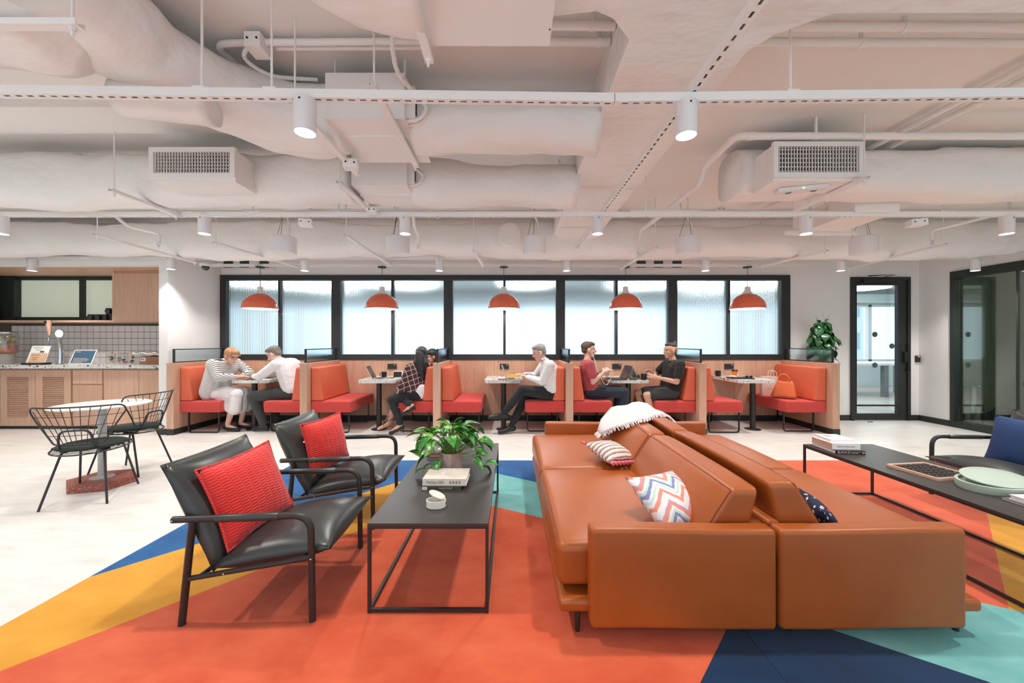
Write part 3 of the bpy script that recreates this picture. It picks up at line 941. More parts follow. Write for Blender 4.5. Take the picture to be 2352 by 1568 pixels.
pipe('long thin pipe behind the middle strut on the left', [(-8.6, 3.78, 2.60), (-3.0, 3.78, 2.60), (.5, 3.78, 2.60)], .022, [(-2.0, 3.78, 2.60), (-6.0, 3.78, 2.60)])
pipe('thin conduit along the middle strut with a bend at its end', [(-2.6, 3.66, 2.585), (-.78, 3.66, 2.585), (-.70, 3.66, 2.50)], .008, name='conduit', cat='conduit')
pipe('long thin pipe behind the middle strut on the right', [(1.2, 3.80, 2.62), (6.7, 3.80, 2.62)], .02, [(3.0, 3.80, 2.62), (5.0, 3.80, 2.62)])
def corrugated(label, pts, r):
    P = rounded([Vector(p) for p in pts], .12, 6)
    fine = [P[0]]
    for a, b in zip(P, P[1:]):
        m = max(1, int((b-a).length/.006))
        fine += [a.lerp(b, k/m) for k in range(1, m+1)]
    t = thing('flexible_conduit', label, 'conduit', fine[0])
    part('ribbed_hose', MB().tube(fine, [r*(1.0 if i % 2 else .86) for i in range(len(fine))], 8), STEEL_WHITE, t, world=True)
corrugated('ribbed hose looping beside the front air box', [(-.22, 1.98, 2.96), (-.36, 1.95, 2.93), (-.62, 1.93, 2.93), (-.64, 2.1, 2.80), (-.58, 2.22, 2.78)], .014)
corrugated('ribbed hose curling down from the left junction box', [(-1.40, 2.06, 2.93), (-1.52, 2.12, 2.90), (-1.44, 2.25, 2.88), (-1.2, 2.35, 2.93)], .012)

# ------------------------------------------------------------------ trapeze channels with their rods
def trapeze(label, x, y0, y1, z, x1=None, ceil0=True, ceil1=True):
    x1 = x if x1 is None else x1
    d = Vector((x1-x, y1-y0, 0)); L = d.length
    t = thing('trapeze_bar', label, 'support bar', (x, y0, z), math.atan2(d.y, d.x), 'duct support bars')
    w, h = .036, .024
    mb = MB().box(0, -w/2, 0, L, w/2, .003).box(0, -w/2, .003, L, -w/2+.003, h).box(0, w/2-.003, .003, L, w/2, h)
    part('bar', mb, STEEL_WHITE, t)
    for s, on in ((.03, ceil0), (L-.03, ceil1)):
        if on:
            part('hanger_rod', MB().tube([(s, 0, -.035), (s, 0, CEIL-z)], .005, 6), STEEL_WHITE, t)
            part('nut', MB().lathe([(.011, -.012), (.011, 0)], (s, 0, 0), 6), STEEL_WHITE, t)
trapeze('support bar under the flat overhead duct', -.37, .5, 1.72, 2.565)
trapeze('support bar at the right underside of the front air box', -.68, 1.85, 2.72, 2.555)
trapeze('support bar along the left side of the front air box', -1.13, 1.95, 2.80, 2.53)
trapeze('support bar along the left side of the rear air box', -1.30, 2.85, 3.50, 2.50)
trapeze('support bar under the left duct, left of its grille', -3.07, 2.90, 3.50, 2.46)
trapeze('support bar hanging over the kitchenette side', -4.27, 3.88, 5.26, 2.40, -4.37)
trapeze('support bar over the first booth', -3.34, 4.25, 5.70, 2.415, -3.15)
trapeze('support bar over the second booth', -1.71, 3.90, 5.5, 2.40, -1.73)
trapeze('short support bar left of the round duct spigot', -.455, 4.55, 5.5, 2.40, -.40)
trapeze('support bar over the fourth booth', 1.70, 4.43, 5.75, 2.41, 1.66)
trapeze('support bar over the last booth', 3.80, 4.55, 5.55, 2.40, 3.66)
trapeze('support bar over the glass door', 4.88, 4.25, 5.7, 2.40, 5.05)
trapeze('support bar under the right hand duct grille', 2.62, 2.78, 3.55, 2.505)
trapeze('cross bar close to the far left top corner', -3.0, 1.46, 1.46, 2.515, -1.66)

# ------------------------------------------------------------------ drum speakers on wires
SPK = MB().lathe([(.122, 0), (.128, .006), (.128, .175), (.118, .182), (.02, .183)], n=32).mesh('drum', 50)
SPF = MB().lathe([(.118, -.004), (.118, .001)], n=32).mesh('grille_face')
for i, x in enumerate((-2.565, -1.28, .262, 2.0, 3.98)):
    t = thing('drum_speaker', 'white drum speaker hung on wires, %s from the left' % ORD[i], 'speaker', (x, 4.28, 2.31), group='white drum speakers')
    link('drum', SPK, LAMP_WHITE, t); link('grille_face', SPF, PLASTIC_WHITE, t)
    for k in range(3):
        a = 2*pi*k/3 + .4
        part('wire', MB().tube([(.1*cos(a), .1*sin(a), .18), (0, 0, .50), (0, 0, CEIL-2.31)], .0022, 4), SLOT_DARK if k else STEEL_WHITE, t)
    part('feed_conduit', MB().tube(rounded([(.06, 0, .182), (.05, .02, .35), (-.06, .06, .52), (-.06, .06, CEIL-2.31)], .08), .010, 7), STEEL_WHITE, t, smooth=60)

# ------------------------------------------------------------------ sprinklers, boxes, camera dome, emergency lamp
def sprinkler(label, pts):
    P = [Vector(p) for p in pts]
    e = P[-1]
    t = thing('sprinkler', label, 'sprinkler', e - Vector((0, 0, .09)))
    part('pipe', MB().tube(rounded(P, .05), .016, 8), STEEL_WHITE, t, smooth=60, world=True)
    part('head', MB().lathe([(.016, 0), (.020, -.01), (.014, -.035), (.018, -.045)], e, 12), STEEL_WHITE, t, smooth=40, world=True)
    mb = MB()
    for sx in (-1, 1): mb.tube([(e.x+.012*sx, e.y, e.z-.045), (e.x+.012*sx, e.y, e.z-.07), (e.x, e.y, e.z-.082)], .003, 5)
    mb.lathe([(.016, -.088), (.016, -.085)], e, 12)
    part('deflector', mb, CHROME, t, world=True)
sprinkler('sprinkler head on a bent pipe left of the camera dome', [(-4.0, 3.79, 2.60), (-3.95, 3.9, 2.5), (-3.72, 4.0, 2.45), (-3.72, 4.0, 2.40)])
sprinkler('sprinkler head between the second and third drum speakers', [(-.98, 3.79, 2.60), (-1.0, 3.9, 2.50), (-.99, 4.05, 2.44), (-.99, 4.05, 2.40)])
sprinkler('sprinkler head at the end of the bent pipe near the square duct', [(1.62, 4.72, 2.70), (1.62, 4.80, 2.60), (1.6, 4.80, 2.50)])
sprinkler('sprinkler head on the right beside the last drum speaker', [(5.0, 3.80, 2.62), (4.72, 3.9, 2.55), (4.50, 4.05, 2.50), (4.50, 4.05, 2.44)])
def jbox(label, c, s, rz=0, lid=True):
    t = thing('junction_box', label, 'junction box', c, rz, 'white junction boxes')
    part('box', MB().box(-s[0]/2, -s[1]/2, 0, s[0]/2, s[1]/2, s[2]), STEEL_WHITE, t, bevel=.004, seg=1)
    part('lid', MB().box(-s[0]/2-.002, -s[1]/2-.002, -.008, s[0]/2+.002, s[1]/2+.002, 0), STEEL_WHITE, t, bevel=.002, seg=1)
    mb = MB()
    for x in (-.3, .3): mb.ell((x*s[0], -s[1]/2-.001, s[2]*.5), .006, 8, 5)
    part('knockouts', mb, SLOT_DARK, t)
jbox('junction box on the hairpin conduit at the top left', (-1.39, 2.08, 2.90), (.085, .10, .07))
jbox('junction box at the left lower corner of the front air box', (-1.10, 2.60, 2.50), (.09, .07, .05), .2)
jbox('junction box under the rear air box', (-1.25, 3.42, 2.47), (.075, .06, .05))
jbox('square sensor box right of the first drum speaker', (-1.95, 3.60, 2.415), (.11, .10, .05), .3)
jbox('square sensor box on the middle strut far right', (3.85, 3.60, 2.415), (.12, .10, .05), -.3)
jbox('small cable box above the fourth drum speaker', (2.12, 3.84, 2.62), (.07, .05, .05))
t = thing('dome_camera', 'white dome security camera above the first booth', 'camera', (-4.42, 5.48, 2.345))
part('housing', MB().lathe([(.055, .06), (.075, .065), (.078, .095), (.05, .11), (.05, .135), (.02, .136), (.02, .655)], n=24), LAMP_WHITE, t, smooth=40)
part('dome', MB().lathe([(.006, .0), (.03, .01), (.046, .035), (.05, .06)], n=24), plain('smoked_dome', srgb(60, 60, 62), .1, var=0), t, smooth=180)
t = thing('emergency_lamp', 'twin spot emergency lamp fixed to the right duct bar', 'emergency lamp', (2.30, 3.0, 2.50), radians(-15))
part('housing', MB().box(-.17, -.035, 0, .17, .035, .03), LAMP_WHITE, t, bevel=.005)
for x in (-.09, .08):
    part('spot', MB().lathe([(.022, -.006), (.024, .0)], (x, -.0, -.0), 14), CHROME, t)
part('indicator_light', MB().box(-.006, -.037, .01, .006, -.034, .018), glow('green_indicator', (.2, 1, .4), 3), t)
# loose cable looping along the far strut
def cable(label, pts, r=.005, mat=None, name='loose_cable'):
    P = [Vector(p) for p in pts]
    out = [P[0]]
    for i in range(len(P)-1):
        p0 = P[max(0, i-1)]; p1 = P[i]; p2 = P[i+1]; p3 = P[min(len(P)-1, i+2)]
        for k in range(1, 7):
            t = k/6
            out.append(.5*((2*p1) + (p2-p0)*t + (2*p0-5*p1+4*p2-p3)*t*t + (3*p1-p0-3*p2+p3)*t**3))
    return single(name, MB().tube(out, r, 5), mat or STEEL_WHITE, label, 'cable', smooth=60)
cable('loose white cable drooping along the booth strut', [(-6 + .75*i, 5.26, 2.485 + (.045 if i % 2 else -.005) + .01*sin(i*2.1)) for i in range(17)], .006)
cable('loose cable bundle on the left of the middle strut', [(-2.95, 3.46, 2.50), (-2.75, 3.46, 2.455), (-2.5, 3.46, 2.465), (-2.3, 3.46, 2.50)], .006)
cable('tangled white cables behind the right emergency lamp', [(1.9, 3.78, 2.61), (2.1, 3.70, 2.55), (2.3, 3.78, 2.605), (2.5, 3.72, 2.55), (2.8, 3.79, 2.61)], .009)
# ================================================================== BOOTHS
RED_FABRIC = plain('red_upholstery', srgb(206, 66, 60), .75, var=.05, vscale=14, bump=.12, bscale=420, sheen=.15)
ORANGE_FABRIC = plain('orange_upholstery', srgb(222, 106, 74), .55, var=.04, vscale=10, bump=.05, bscale=300)
TERRAZZO = terrazzo('white_terrazzo', srgb(228, 226, 220), [((.02, .02, .02, 1), .55, .27, .34), (srgb(120, 84, 60), .9, .28, .16), ((.05, .05, .05, 1), 1.5, .30, .30), (srgb(150, 148, 144), 1.2, .3, .25)], 32.0)
def bench_proto():
    seat = MB().rcube((.2875, 0, .3825), (.2875, .452, .0825), .026, 3, 2)
    def lean(p):
        k = (p.z+.2425)/.485
        return Vector((p.x*(1-.38*k) if p.x > 0 else p.x*(1-.38*k), p.y, p.z)) + Vector((-.09*.38*k, 0, 0))
    back = MB().rcube((.09, 0, .7085), (.09, .448, .2425), .03, 3, 2, lean)
    legs = []
    for y in (-.41, .33):
        pts = rounded([(.10, y, .30), (.10, y, .010), (.535, y, .010), (.535, y, .30)], .045, 4)
        legs.append(MB().tube(pts, .010, 6, sx=1.6))
    return (seat.mesh('seat', 60), back.mesh('backrest', 60), [l.mesh('leg_frame', 50) for l in legs])
B_SEAT, B_BACK, B_LEGS = bench_proto()
BYC = 5.875
where = ['first', 'second', 'third', 'fourth', 'last']
for i in range(5):
    for s in (0, 1):
        x = BX[i]+.052 if s == 0 else BX[i+1]-.052
        t = thing('booth_bench', 'red and orange upholstered bench on the %s side of the %s booth' % (('left', 'right')[s], where[i]), 'bench', (x, BYC, 0), pi*s, 'booth benches')
        link('seat', B_SEAT, RED_FABRIC, t); link('backrest', B_BACK, ORANGE_FABRIC, t)
        for m in B_LEGS: link('leg_frame', m, BLACK_STEEL, t)
# partitions
SCREEN = RIBBED
for i in range(6):
    x = BX[i]
    nm = ['leftmost booth partition against the white wall end', 'booth partition between the first and second booths', 'booth partition between the second and third booths', 'booth partition between the third and fourth booths', 'booth partition between the fourth and last booths', 'end partition of the booths beside the tall plant'][i]
    t = thing('booth_partition', 'oak ' + nm + ' with glass screen on top', 'partition', (x, 5.33, 0), group='oak booth partitions')
    part('panel', MB().box(-.05, .012, .085, .05, 1.0, .995), OAK, t)
    part('front_post', MB().box(-.05, 0, .085, .05, .011, .995), OAK, t, bevel=.002, seg=1)
    part('top_cap', MB().box(-.055, -.005, .995, .055, 1.0, 1.013), OAK, t, bevel=.002, seg=1)
    part('skirting', MB().box(-.053, -.004, 0, .053, 1.0, .085), BLACK_BASE, t)
    y0, y1, z0, z1, f = .055, .985, 1.014, 1.212, .014
    mb = MB().box(-.014, y0, z0, .014, y0+f, z1).box(-.014, y1-f, z0, .014, y1, z1).box(-.014, y0+f, z0, .014, y1-f, z0+f).box(-.014, y0+f, z1-f, .014, y1-f, z1)
    part('screen_frame', mb, BLACK_FRAME, t)
    part('screen_pane', MB().box(-.004, y0+f, z0+f, .004, y1-f, z1-f), SCREEN, t)
# tables
T_TOP = MB().prism(rrect(-.285, -.385, .285, .375, .075, 6, (1, 1, 0, 0)), .705, .75).mesh('table_top', 40, .006, 2)
T_POLE = MB().lathe([(.039, .012), (.039, .705)], n=24).mesh('pedestal', 40)
T_BASE = MB().lathe([(.112, 0), (.112, .007), (.055, .014), (.045, .022)], n=32).mesh('base_plate', 40)
for i, x in enumerate(BC):
    t = thing('booth_table', 'speckled terrazzo table on a black pedestal in the %s booth' % where[i], 'table', (x, 5.955, 0), group='terrazzo booth tables')
    link('table_top', T_TOP, TERRAZZO, t)
    link('pedestal', T_POLE, BLACK_STEEL, t, (0, -.25, 0)); link('base_plate', T_BASE, BLACK_STEEL, t, (0, -.25, 0))
    o = thing('power_socket', 'black double power socket on the panelling of the %s booth' % where[i], 'socket', (x+.0, WALL-.022, .862), group='black booth sockets')
    part('plate', MB().box(-.073, -.018, 0, .073, 0, .088), plain('black_socket', srgb(40, 39, 38), .5) if i == 0 else bpy.data.materials['black_socket'], o, bevel=.003)
    part('indicator_light', MB().box(.032, -.0195, .066, .058, -.018, .074), PLASTIC_WHITE, o)

# ================================================================== KITCHENETTE
KB = 6.355
DOORM = OAK
k = thing('worktop', 'white speckled terrazzo worktop of the kitchenette', 'worktop', (-6.9, 5.66, .913))
part('slab', MB().box(LWALL, 5.655, .913, -4.987, KB, .966), TERRAZZO, k, bevel=.004, world=True)
def base_unit(label, x0, x1, doors):
    t = thing('base_cabinet', label, 'cabinet', ((x0+x1)/2, 5.70, 0), group='oak base cabinets')
    part('body', MB().box(x0, 5.72, .045, x1, 6.34, .9), OAK, t, world=True)
    part('plinth', MB().box(x0, 5.74, 0, x1, 6.3, .045), BLACK_BASE, t, world=True)
    for (a, b, z0, z1, kind) in doors:
        nm = 'drawer_front' if kind == 'drawer' else 'door'
        f = MB().box(a+.003, 5.70, z0, b-.003, 5.72, z1)
        if kind == 'louvre':
            l0, l1 = a+.105, b-.105
            f = MB().box(a+.003, 5.70, z0, l0, 5.72, z1).box(l1, 5.70, z0, b-.003, 5.72, z1).box(l0, 5.70, z0, l1, 5.72, z0+.13).box(l0, 5.70, z1-.10, l1, 5.72, z1)
        d = part(nm, f, DOORM, t, bevel=.0015, seg=1, world=True)
        if kind == 'louvre':
            n = 21
            zz0, zz1 = z0+.13, z1-.10
            sm = None
            for q in range(n):
                z = zz0 + (zz1-zz0)*(q+.5)/n
                if sm is None:
                    mm = MB(); mm.M = Matrix.Rotation(radians(38), 4, 'X')
                    mm.box(-(l1-l0)/2, -.013, -.0035, (l1-l0)/2, .013, .0035)
                    sm = mm.mesh('slat')
                o = link('slat', sm, OAK_X, d)
                o.location = Vector(((l0+l1)/2, 5.712, z)) - Vector(t.location)
            part('shadow_board', MB().box(l0, 5.7195, zz0, l1, 5.7205, zz1), OAK, d, world=True)  # plain oak board closing the door behind the slats
            kb = MB().lathe([(.007, 0), (.007, .006)], n=10)
        if kind in ('louvre',):
            o = part('lock', MB().ell(((b-.5*0-.03) if a < -7.5 else a+.035, 5.699, z1-.055), .007, 8, 6), CHROME, d, smooth=180, world=True)
base_unit('oak base cabinet under the worktop with two slatted louvre doors', -7.69, -6.625, [(-7.69, -7.157, .05, .885, 'louvre'), (-7.157, -6.625, .05, .885, 'louvre')])
base_unit('narrow oak base cabinet with a drawer over a plain door', -6.615, -6.14, [(-6.60, -6.153, .685, .885, 'drawer'), (-6.60, -6.153, .05, .665, 'door')])
base_unit('plain two door oak base cabinet beside the white wall end', -6.13, -4.99, [(-6.127, -5.603, .05, .885, 'door'), (-5.603, -4.99, .05, .885, 'door')])
base_unit('plain oak base cabinet at the far left end of the kitchenette', LWALL+.005, -7.70, [(LWALL+.01, -8.3, .05, .885, 'door'), (-8.3, -7.70, .05, .885, 'door')])
# tiled splashback, tile by tile
GROUT = plain('dark_grout', srgb(92, 84, 78), .9, var=.05)
TILE = plain('white_glazed_tile', srgb(232, 228, 226), .16, var=.03, vscale=2)
sp = thing('trim_7', 'white square tile splashback with dark grout', loc=(-6.9, KB, .966), kind='structure')
part('grout_bed', MB().box(LWALL, KB-.006, .966, -4.987, KB, 1.63), GROUT, sp, world=True)
tp = .1056
tm = MB().box(-tp/2+.0033, -.006, -tp/2+.0033, tp/2-.0033, 0, tp/2-.0033).mesh('tile', bevel=.0012, seg=1)
for a in range(32):
    for b in range(6):
        x = -5.04 - tp*a; z = .966 + .04 + tp*b
        if x > -8.4: link('tile', tm, TILE, sp, (x+6.9, -.006, z-.966))
# open shelf, window behind it, soffit, wall cabinet
structure('trim_8', MB().box(LWALL, 5.50, 2.40, -4.987, KB, 2.43), OAK_X, 'oak soffit over the kitchenette')
single('wall_shelf', MB().box(LWALL+.003, 5.92, 1.625, -6.10, KB-.001, 1.652), OAK_X, 'long oak shelf above the tiled splashback', 'shelf', bevel=.002, seg=1)
w = thing('window_8', 'dark green framed frosted window behind the open shelf', loc=(-7.2, KB, 1.652), kind='structure')
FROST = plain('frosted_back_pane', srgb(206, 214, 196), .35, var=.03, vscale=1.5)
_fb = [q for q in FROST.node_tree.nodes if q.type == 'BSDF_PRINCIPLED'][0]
_fb.inputs['Emission Color'].default_value = (.82, .92, .74, 1); _fb.inputs['Emission Strength'].default_value = .22   # glow put into the pane itself, standing in for backlight
mb = MB().box(LWALL, 6.22, 1.653, -8.17, KB, 2.40)
mb.box(-8.17, 6.26, 2.34, -5.0, KB, 2.40).box(-8.17, 6.26, 1.653, -5.0, KB, 1.725)
mb.box(-7.14, 6.26, 1.725, -7.09, KB, 2.34).box(-5.9, 6.26, 1.725, -5.0, KB, 2.34)
part('window_frame', mb, GREEN_FRAME, w, world=True)
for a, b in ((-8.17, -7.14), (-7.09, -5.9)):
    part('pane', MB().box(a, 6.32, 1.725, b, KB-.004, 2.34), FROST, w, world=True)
mb = MB().box(LWALL, 5.9, 1.652, -8.35, 6.22, 2.40)
structure('trim_9', mb, GREEN_FRAME, 'dark green side lining of the shelf niche')
c = thing('wall_cabinet', 'oak wall cabinet with two doors beside the mugs', 'cabinet', (-5.54, 5.78, 1.625))
part('body', MB().box(-6.09, 5.80, 1.625, -4.987, KB-.002, 2.399), OAK, c, world=True)
part('end_panel', MB().box(-6.09, 5.78, 1.625, -6.055, 5.80, 2.399), OAK, c, world=True)
part('door', MB().box(-6.052, 5.78, 1.63, -5.543, 5.80, 2.36), OAK, c, bevel=.0015, seg=1, world=True)
d2 = part('door', MB().box(-5.539, 5.78, 1.63, -4.99, 5.80, 2.36), OAK, c, bevel=.0015, seg=1, world=True)
part('lock', MB().ell((-5.46, 5.779, 1.70), .007, 8, 6), CHROME, d2, smooth=180, world=True)

# ================================================================== LOUNGE
# ------------------------------------------------------------------ two rugs made of cut colour fields
def pile(name, col, col2):
    t = NT(name)
    v = t.coord(out='Object')
    f = t.noise(t.coord((1, 1.8, 1)), 2.4, 5, .6)
    t.col(t.mix(t.ramp(f, [(.35, (0, 0, 0, 1)), (.68, (1, 1, 1, 1))]), col, col2))
    t.set(Roughness=.95); t.b.inputs['Sheen Weight'].default_value = .25
    t.b.inputs['Specular IOR Level'].default_value = .1
    t.bump(t.noise(v, 260, 3), .25, .004)
    return t.m
RG_OR = pile('orange_pile', srgb(208, 82, 48), srgb(226, 106, 68))
RG_YE = pile('yellow_pile', srgb(216, 146, 30), srgb(226, 164, 54))
RG_BL = pile('blue_pile', srgb(8, 78, 136), srgb(26, 102, 162))
RG_TE = pile('teal_pile', srgb(100, 174, 172), srgb(134, 196, 192))
RG_NV = pile('navy_pile', srgb(6, 36, 68), srgb(9, 50, 88))
RZ = .007
SEAM = 1.05
YF, YN = 4.17, .2
XL = -2.33; XR2 = 4.43
V1 = (-.59, 4.03); V2 = (-.524, 3.217)
def rug(label, x, fields):
    t = thing('area_rug', label, 'rug', (x, 2.2, 0))
    for col, poly in fields:
        part('colour_field', MB().prism(poly, 0, RZ), col, t, world=True)
    return t
tl = lambda X: 3.757-.624*(X+.147)      # blue / teal line
to = lambda X: 3.008-.558*(X+.149)      # teal / orange line
g = .002
NVA = (1.04, 1.79)
rug('left colour block rug of blue, yellow, orange and teal under the black armchairs', -.6, [
    (RG_BL, [(XL, 2.09), V1, (SEAM-g, tl(SEAM)), (SEAM-g, YF), (XL, YF)]),
    (RG_YE, [(XL, 1.125), V2, V1, (XL, 2.09)]),
    (RG_TE, [V2, (SEAM-g, to(SEAM)), (SEAM-g, tl(SEAM)), V1]),
    (RG_OR, [(XL, YN), (-.45, YN), (SEAM-g, NVA[1]), (SEAM-g, to(SEAM)), V2, (XL, 1.125)]),
    (RG_NV, [(-.45, YN), (SEAM-g, YN), (SEAM-g, NVA[1])]),
])
A = (1.16, 1.91)
rug('right colour block rug of navy, teal, orange and yellow under the right armchair', 2.7, [
    (RG_NV, [(SEAM+g, YN), (3.06, YN), (1.818, 1.448), A, (SEAM+g, NVA[1]+.02)]),
    (RG_TE, [(3.06, YN), (XR2, YN), (XR2, .70), (2.462, 1.818), (1.60, 2.30), (SEAM+g, 2.62), (SEAM+g, NVA[1]+.02), A, (1.818, 1.448)]),
    (RG_YE, [(3.64, 2.90), (2.42, 1.842), (2.462, 1.818), (XR2, .70), (XR2, 3.25)]),
    (RG_OR, [(2.42, 1.842), (3.64, 2.90), (XR2, 3.25), (XR2, YF), (SEAM+g, YF), (SEAM+g, 2.62), (1.60, 2.30)]),
])

# ------------------------------------------------------------------ leather sofas back to back
def leather(name, c1, c2, rough=.36, scale=5):
    t = NT(name)
    v = t.coord()
    f = t.noise(v, scale, 4, .6)
    t.col(t.mix(f, c1, c2))
    t.l(t.math('MULTIPLY_ADD', f, .18, rough-.09), t.b.inputs['Roughness'])
    t.b.inputs['Specular IOR Level'].default_value = .55
    wr = t.noise(t.coord((1, 1, 1)), 7, 4, .55)
    h = t.math('ADD', t.math('MULTIPLY', t.noise(v, 190, 2), .05), t.math('MULTIPLY', wr, .6))
    t.bump(h, .16, .012)
    return t.m
COGNAC = leather('cognac_leather', srgb(158, 78, 26), srgb(180, 94, 34), .40)
SL = 2.26
def sofa_meshes():
    out = []
    arm = MB().rcube((.401, .045, .276), (.401, .045, .216), .022, 3, 4, lambda p: (p.x, p.y*(1-.12*(p.z+.222)), p.z + (.004*sin(p.x*6))))
    out.append(('arm', arm.mesh('arm', 60), (0, 0, 0)))
    arm2 = MB().rcube((.401, SL-.045, .276), (.401, .045, .216), .022, 3, 4, lambda p: (p.x, p.y*(1-.12*(p.z+.222)), p.z + (.004*sin(p.x*6))))
    out.append(('arm', arm2.mesh('arm', 60), (0, 0, 0)))
    bk = MB().rcube((.035, SL/2, .285), (.033, SL/2-.092, .205), .02, 2, 3)
    out.append(('back_panel', bk.mesh('back_panel', 60), (0, 0, 0)))
    bs = MB().rcube((.50, SL/2, .128), (.43, SL/2-.05, .028), .02, 3, 3)
    out.append(('base_frame', bs.mesh('base_frame', 60), (0, 0, 0)))
    m0, m1 = .095, SL-.095
    mid = (m0+m1)/2
    for a, b in ((m0, mid), (mid, m1)):
        hx, hy, hz = .425, (b-a)/2-.002, .10
        def puff(p, hx=hx, hy=hy, hz=hz):
            u, v = p.x/hx, p.y/hy
            q = max(0, (1-u**4))*max(0, (1-v**4))
            z = p.z + (.022*q + .004*sin(9*p.y+3*p.x)*q if p.z > 0 else -.004*q)
            return (p.x*(1+.012*(1-(p.z/hz)**2)), p.y, z)
        c = MB().rcube((.505, (a+b)/2, .282), (hx, hy, hz), .04, 3, 8, puff)
        ro = .04*(1-.66)
        per = rrect(-hx+ro, -hy+ro, hx-ro, hy-ro, .035, 4)
        dense = []
        for (ax, ay), (bx, by) in zip(per, per[1:]+per[:1]):
            m_ = max(1, int(math.hypot(bx-ax, by-ay)/.06))
            dense += [(ax+(bx-ax)*i/m_, ay+(by-ay)*i/m_) for i in range(m_)]
        loop = [Vector(puff(Vector((x_, y_, hz-ro)))) + Vector((.505, (a+b)/2, .2825)) for x_, y_ in dense]
        out.append(('seat_cushion', c.mesh('seat_cushion', 180), MB().tube(loop, .003, 5, closed=True).mesh('seam', 60)))
        hx, hz = .12, .14
        def wedge(p, hx=hx, hy=hy, hz=hz):
            k = (p.z+hz)/(2*hz)           # 0 bottom .. 1 top
            u, v = p.z/hz, p.y/hy
            q = max(0, 1-u**4)*max(0, 1-v**4)
            x = -hx + (p.x+hx)*(1-.48*k) - .066*k
            if p.x > 0: x += .034*q
            z = p.z + (.012*max(0, 1-v**4) if p.z > 0 else 0)
            return (x, p.y, z)
        c = MB().rcube((.075+.12, (a+b)/2, .487), (hx, hy-.006, hz), .030, 3, 8, wedge)
        o = c.mesh('back_cushion', 180)
        ro = .030*(1-.66); hy2 = hy-.006
        seq = [(-hy2+ro, -hz+.03+.02*i) for i in range(12)] + [(-hy2+ro+(2*hy2-2*ro)*i/18, hz-ro) for i in range(19)] + [(hy2-ro, hz-.03-.02*i) for i in range(12)]
        loop = [Vector(wedge(Vector((hx-ro, y_, z_)))) + Vector((.196, (a+b)/2, .4875)) for y_, z_ in seq]
        out.append(('back_cushion', o, MB().tube(loop, .003, 5).mesh('seam', 60)))
    return out
SOFA = sofa_meshes()
LEGM = MB().tube([(0, 0, 0), (0, 0, .11)], [.011, .016], 10).mesh('leg', 40)
STITCH = plain('stitched_seam', srgb(128, 60, 20), .5, var=.05)
def piping(pts): return MB().tube(pts, .004, 5)
def sofa(label, x, s, y0=1.62):
    t = thing('leather_sofa', label, 'sofa', (x, y0 if s < 0 else y0+SL, RZ), 0 if s > 0 else 0)
    # local x grows away from the back; mirror for the left-hand one
    for nm, me, seam in SOFA:
        m = me.copy()
        if s < 0: m.transform(Matrix.Scale(-1, 4, (1, 0, 0))); m.flip_normals()
        else: m.transform(Matrix.Translation((0, -SL, 0)))
        if nm == 'back_cushion' and s > 0: m.transform(Matrix.Translation((0, 0, .03)))
        o = link(nm, m, COGNAC, t)
        if nm in ('seat_cushion', 'back_cushion'):
            q = seam.copy()
            if s < 0: q.transform(Matrix.Scale(-1, 4, (1, 0, 0))); q.flip_normals()
            else: q.transform(Matrix.Translation((0, -SL, .03 if nm == 'back_cushion' else 0)))
            link('seam', q, STITCH, o)
    for lx in (.10, .845):
        for ly in (.085, SL-.085):
            link('leg', LEGM, BLACK_STEEL, t, (s*lx, ly - (SL if s > 0 else 0), 0))
    return t
sofa('tan leather sofa facing left towards the black armchairs', 1.143, -1)
sofa('tan leather sofa facing right, back to back with the other', 1.156, 1)

# ------------------------------------------------------------------ black steel coffee tables
TOPM = plain('dark_bronze_table_top', srgb(62, 57, 55), .38, var=.06, vscale=20)
def coffee_table(label, x0, x1, y0, y1):
    t = thing('coffee_table', label, 'coffee table', ((x0+x1)/2, (y0+y1)/2, RZ), group='black steel coffee tables')
    w, l = (x1-x0)/2, (y1-y0)/2
    r = .0075
    part('table_top', MB().box(-w, -l, .418, w, l, .430), TOPM, t, bevel=.0015, seg=1)
    for sx in (-1, 1):
        for sy in (-1, 1):
            part('leg', MB().box(sx*(w-r)-r, sy*(l-r)-r, 0, sx*(w-r)+r, sy*(l-r)+r, .404), BLACK_STEEL, t)
        part('long_rail', MB().box(sx*(w-r)-r, -l+2*r, .006, sx*(w-r)+r, l-2*r, .021), BLACK_STEEL, t)
        part('top_rail', MB().box(sx*(w-r)-r, -l, .404, sx*(w-r)+r, l, .418), BLACK_STEEL, t)
    for sy in (-1, 1):
        part('cross_rail', MB().box(-w+2*r, sy*(l-r)-r, .006, w-2*r, sy*(l-r)+r, .021), BLACK_STEEL, t)
        part('top_cross_rail', MB().box(-w+2*r, sy*(l-r)-r, .404, w-2*r, sy*(l-r)+r, .418), BLACK_STEEL, t)
    return t
CT = .437 + .0   # height of the table tops
coffee_table('long black coffee table with the pothos plant, left of the sofas', -.687, -.108, 1.81, 3.26)
coffee_table('long black coffee table with the board game, right of the sofas', 2.489, 3.080, 1.78, 3.23)

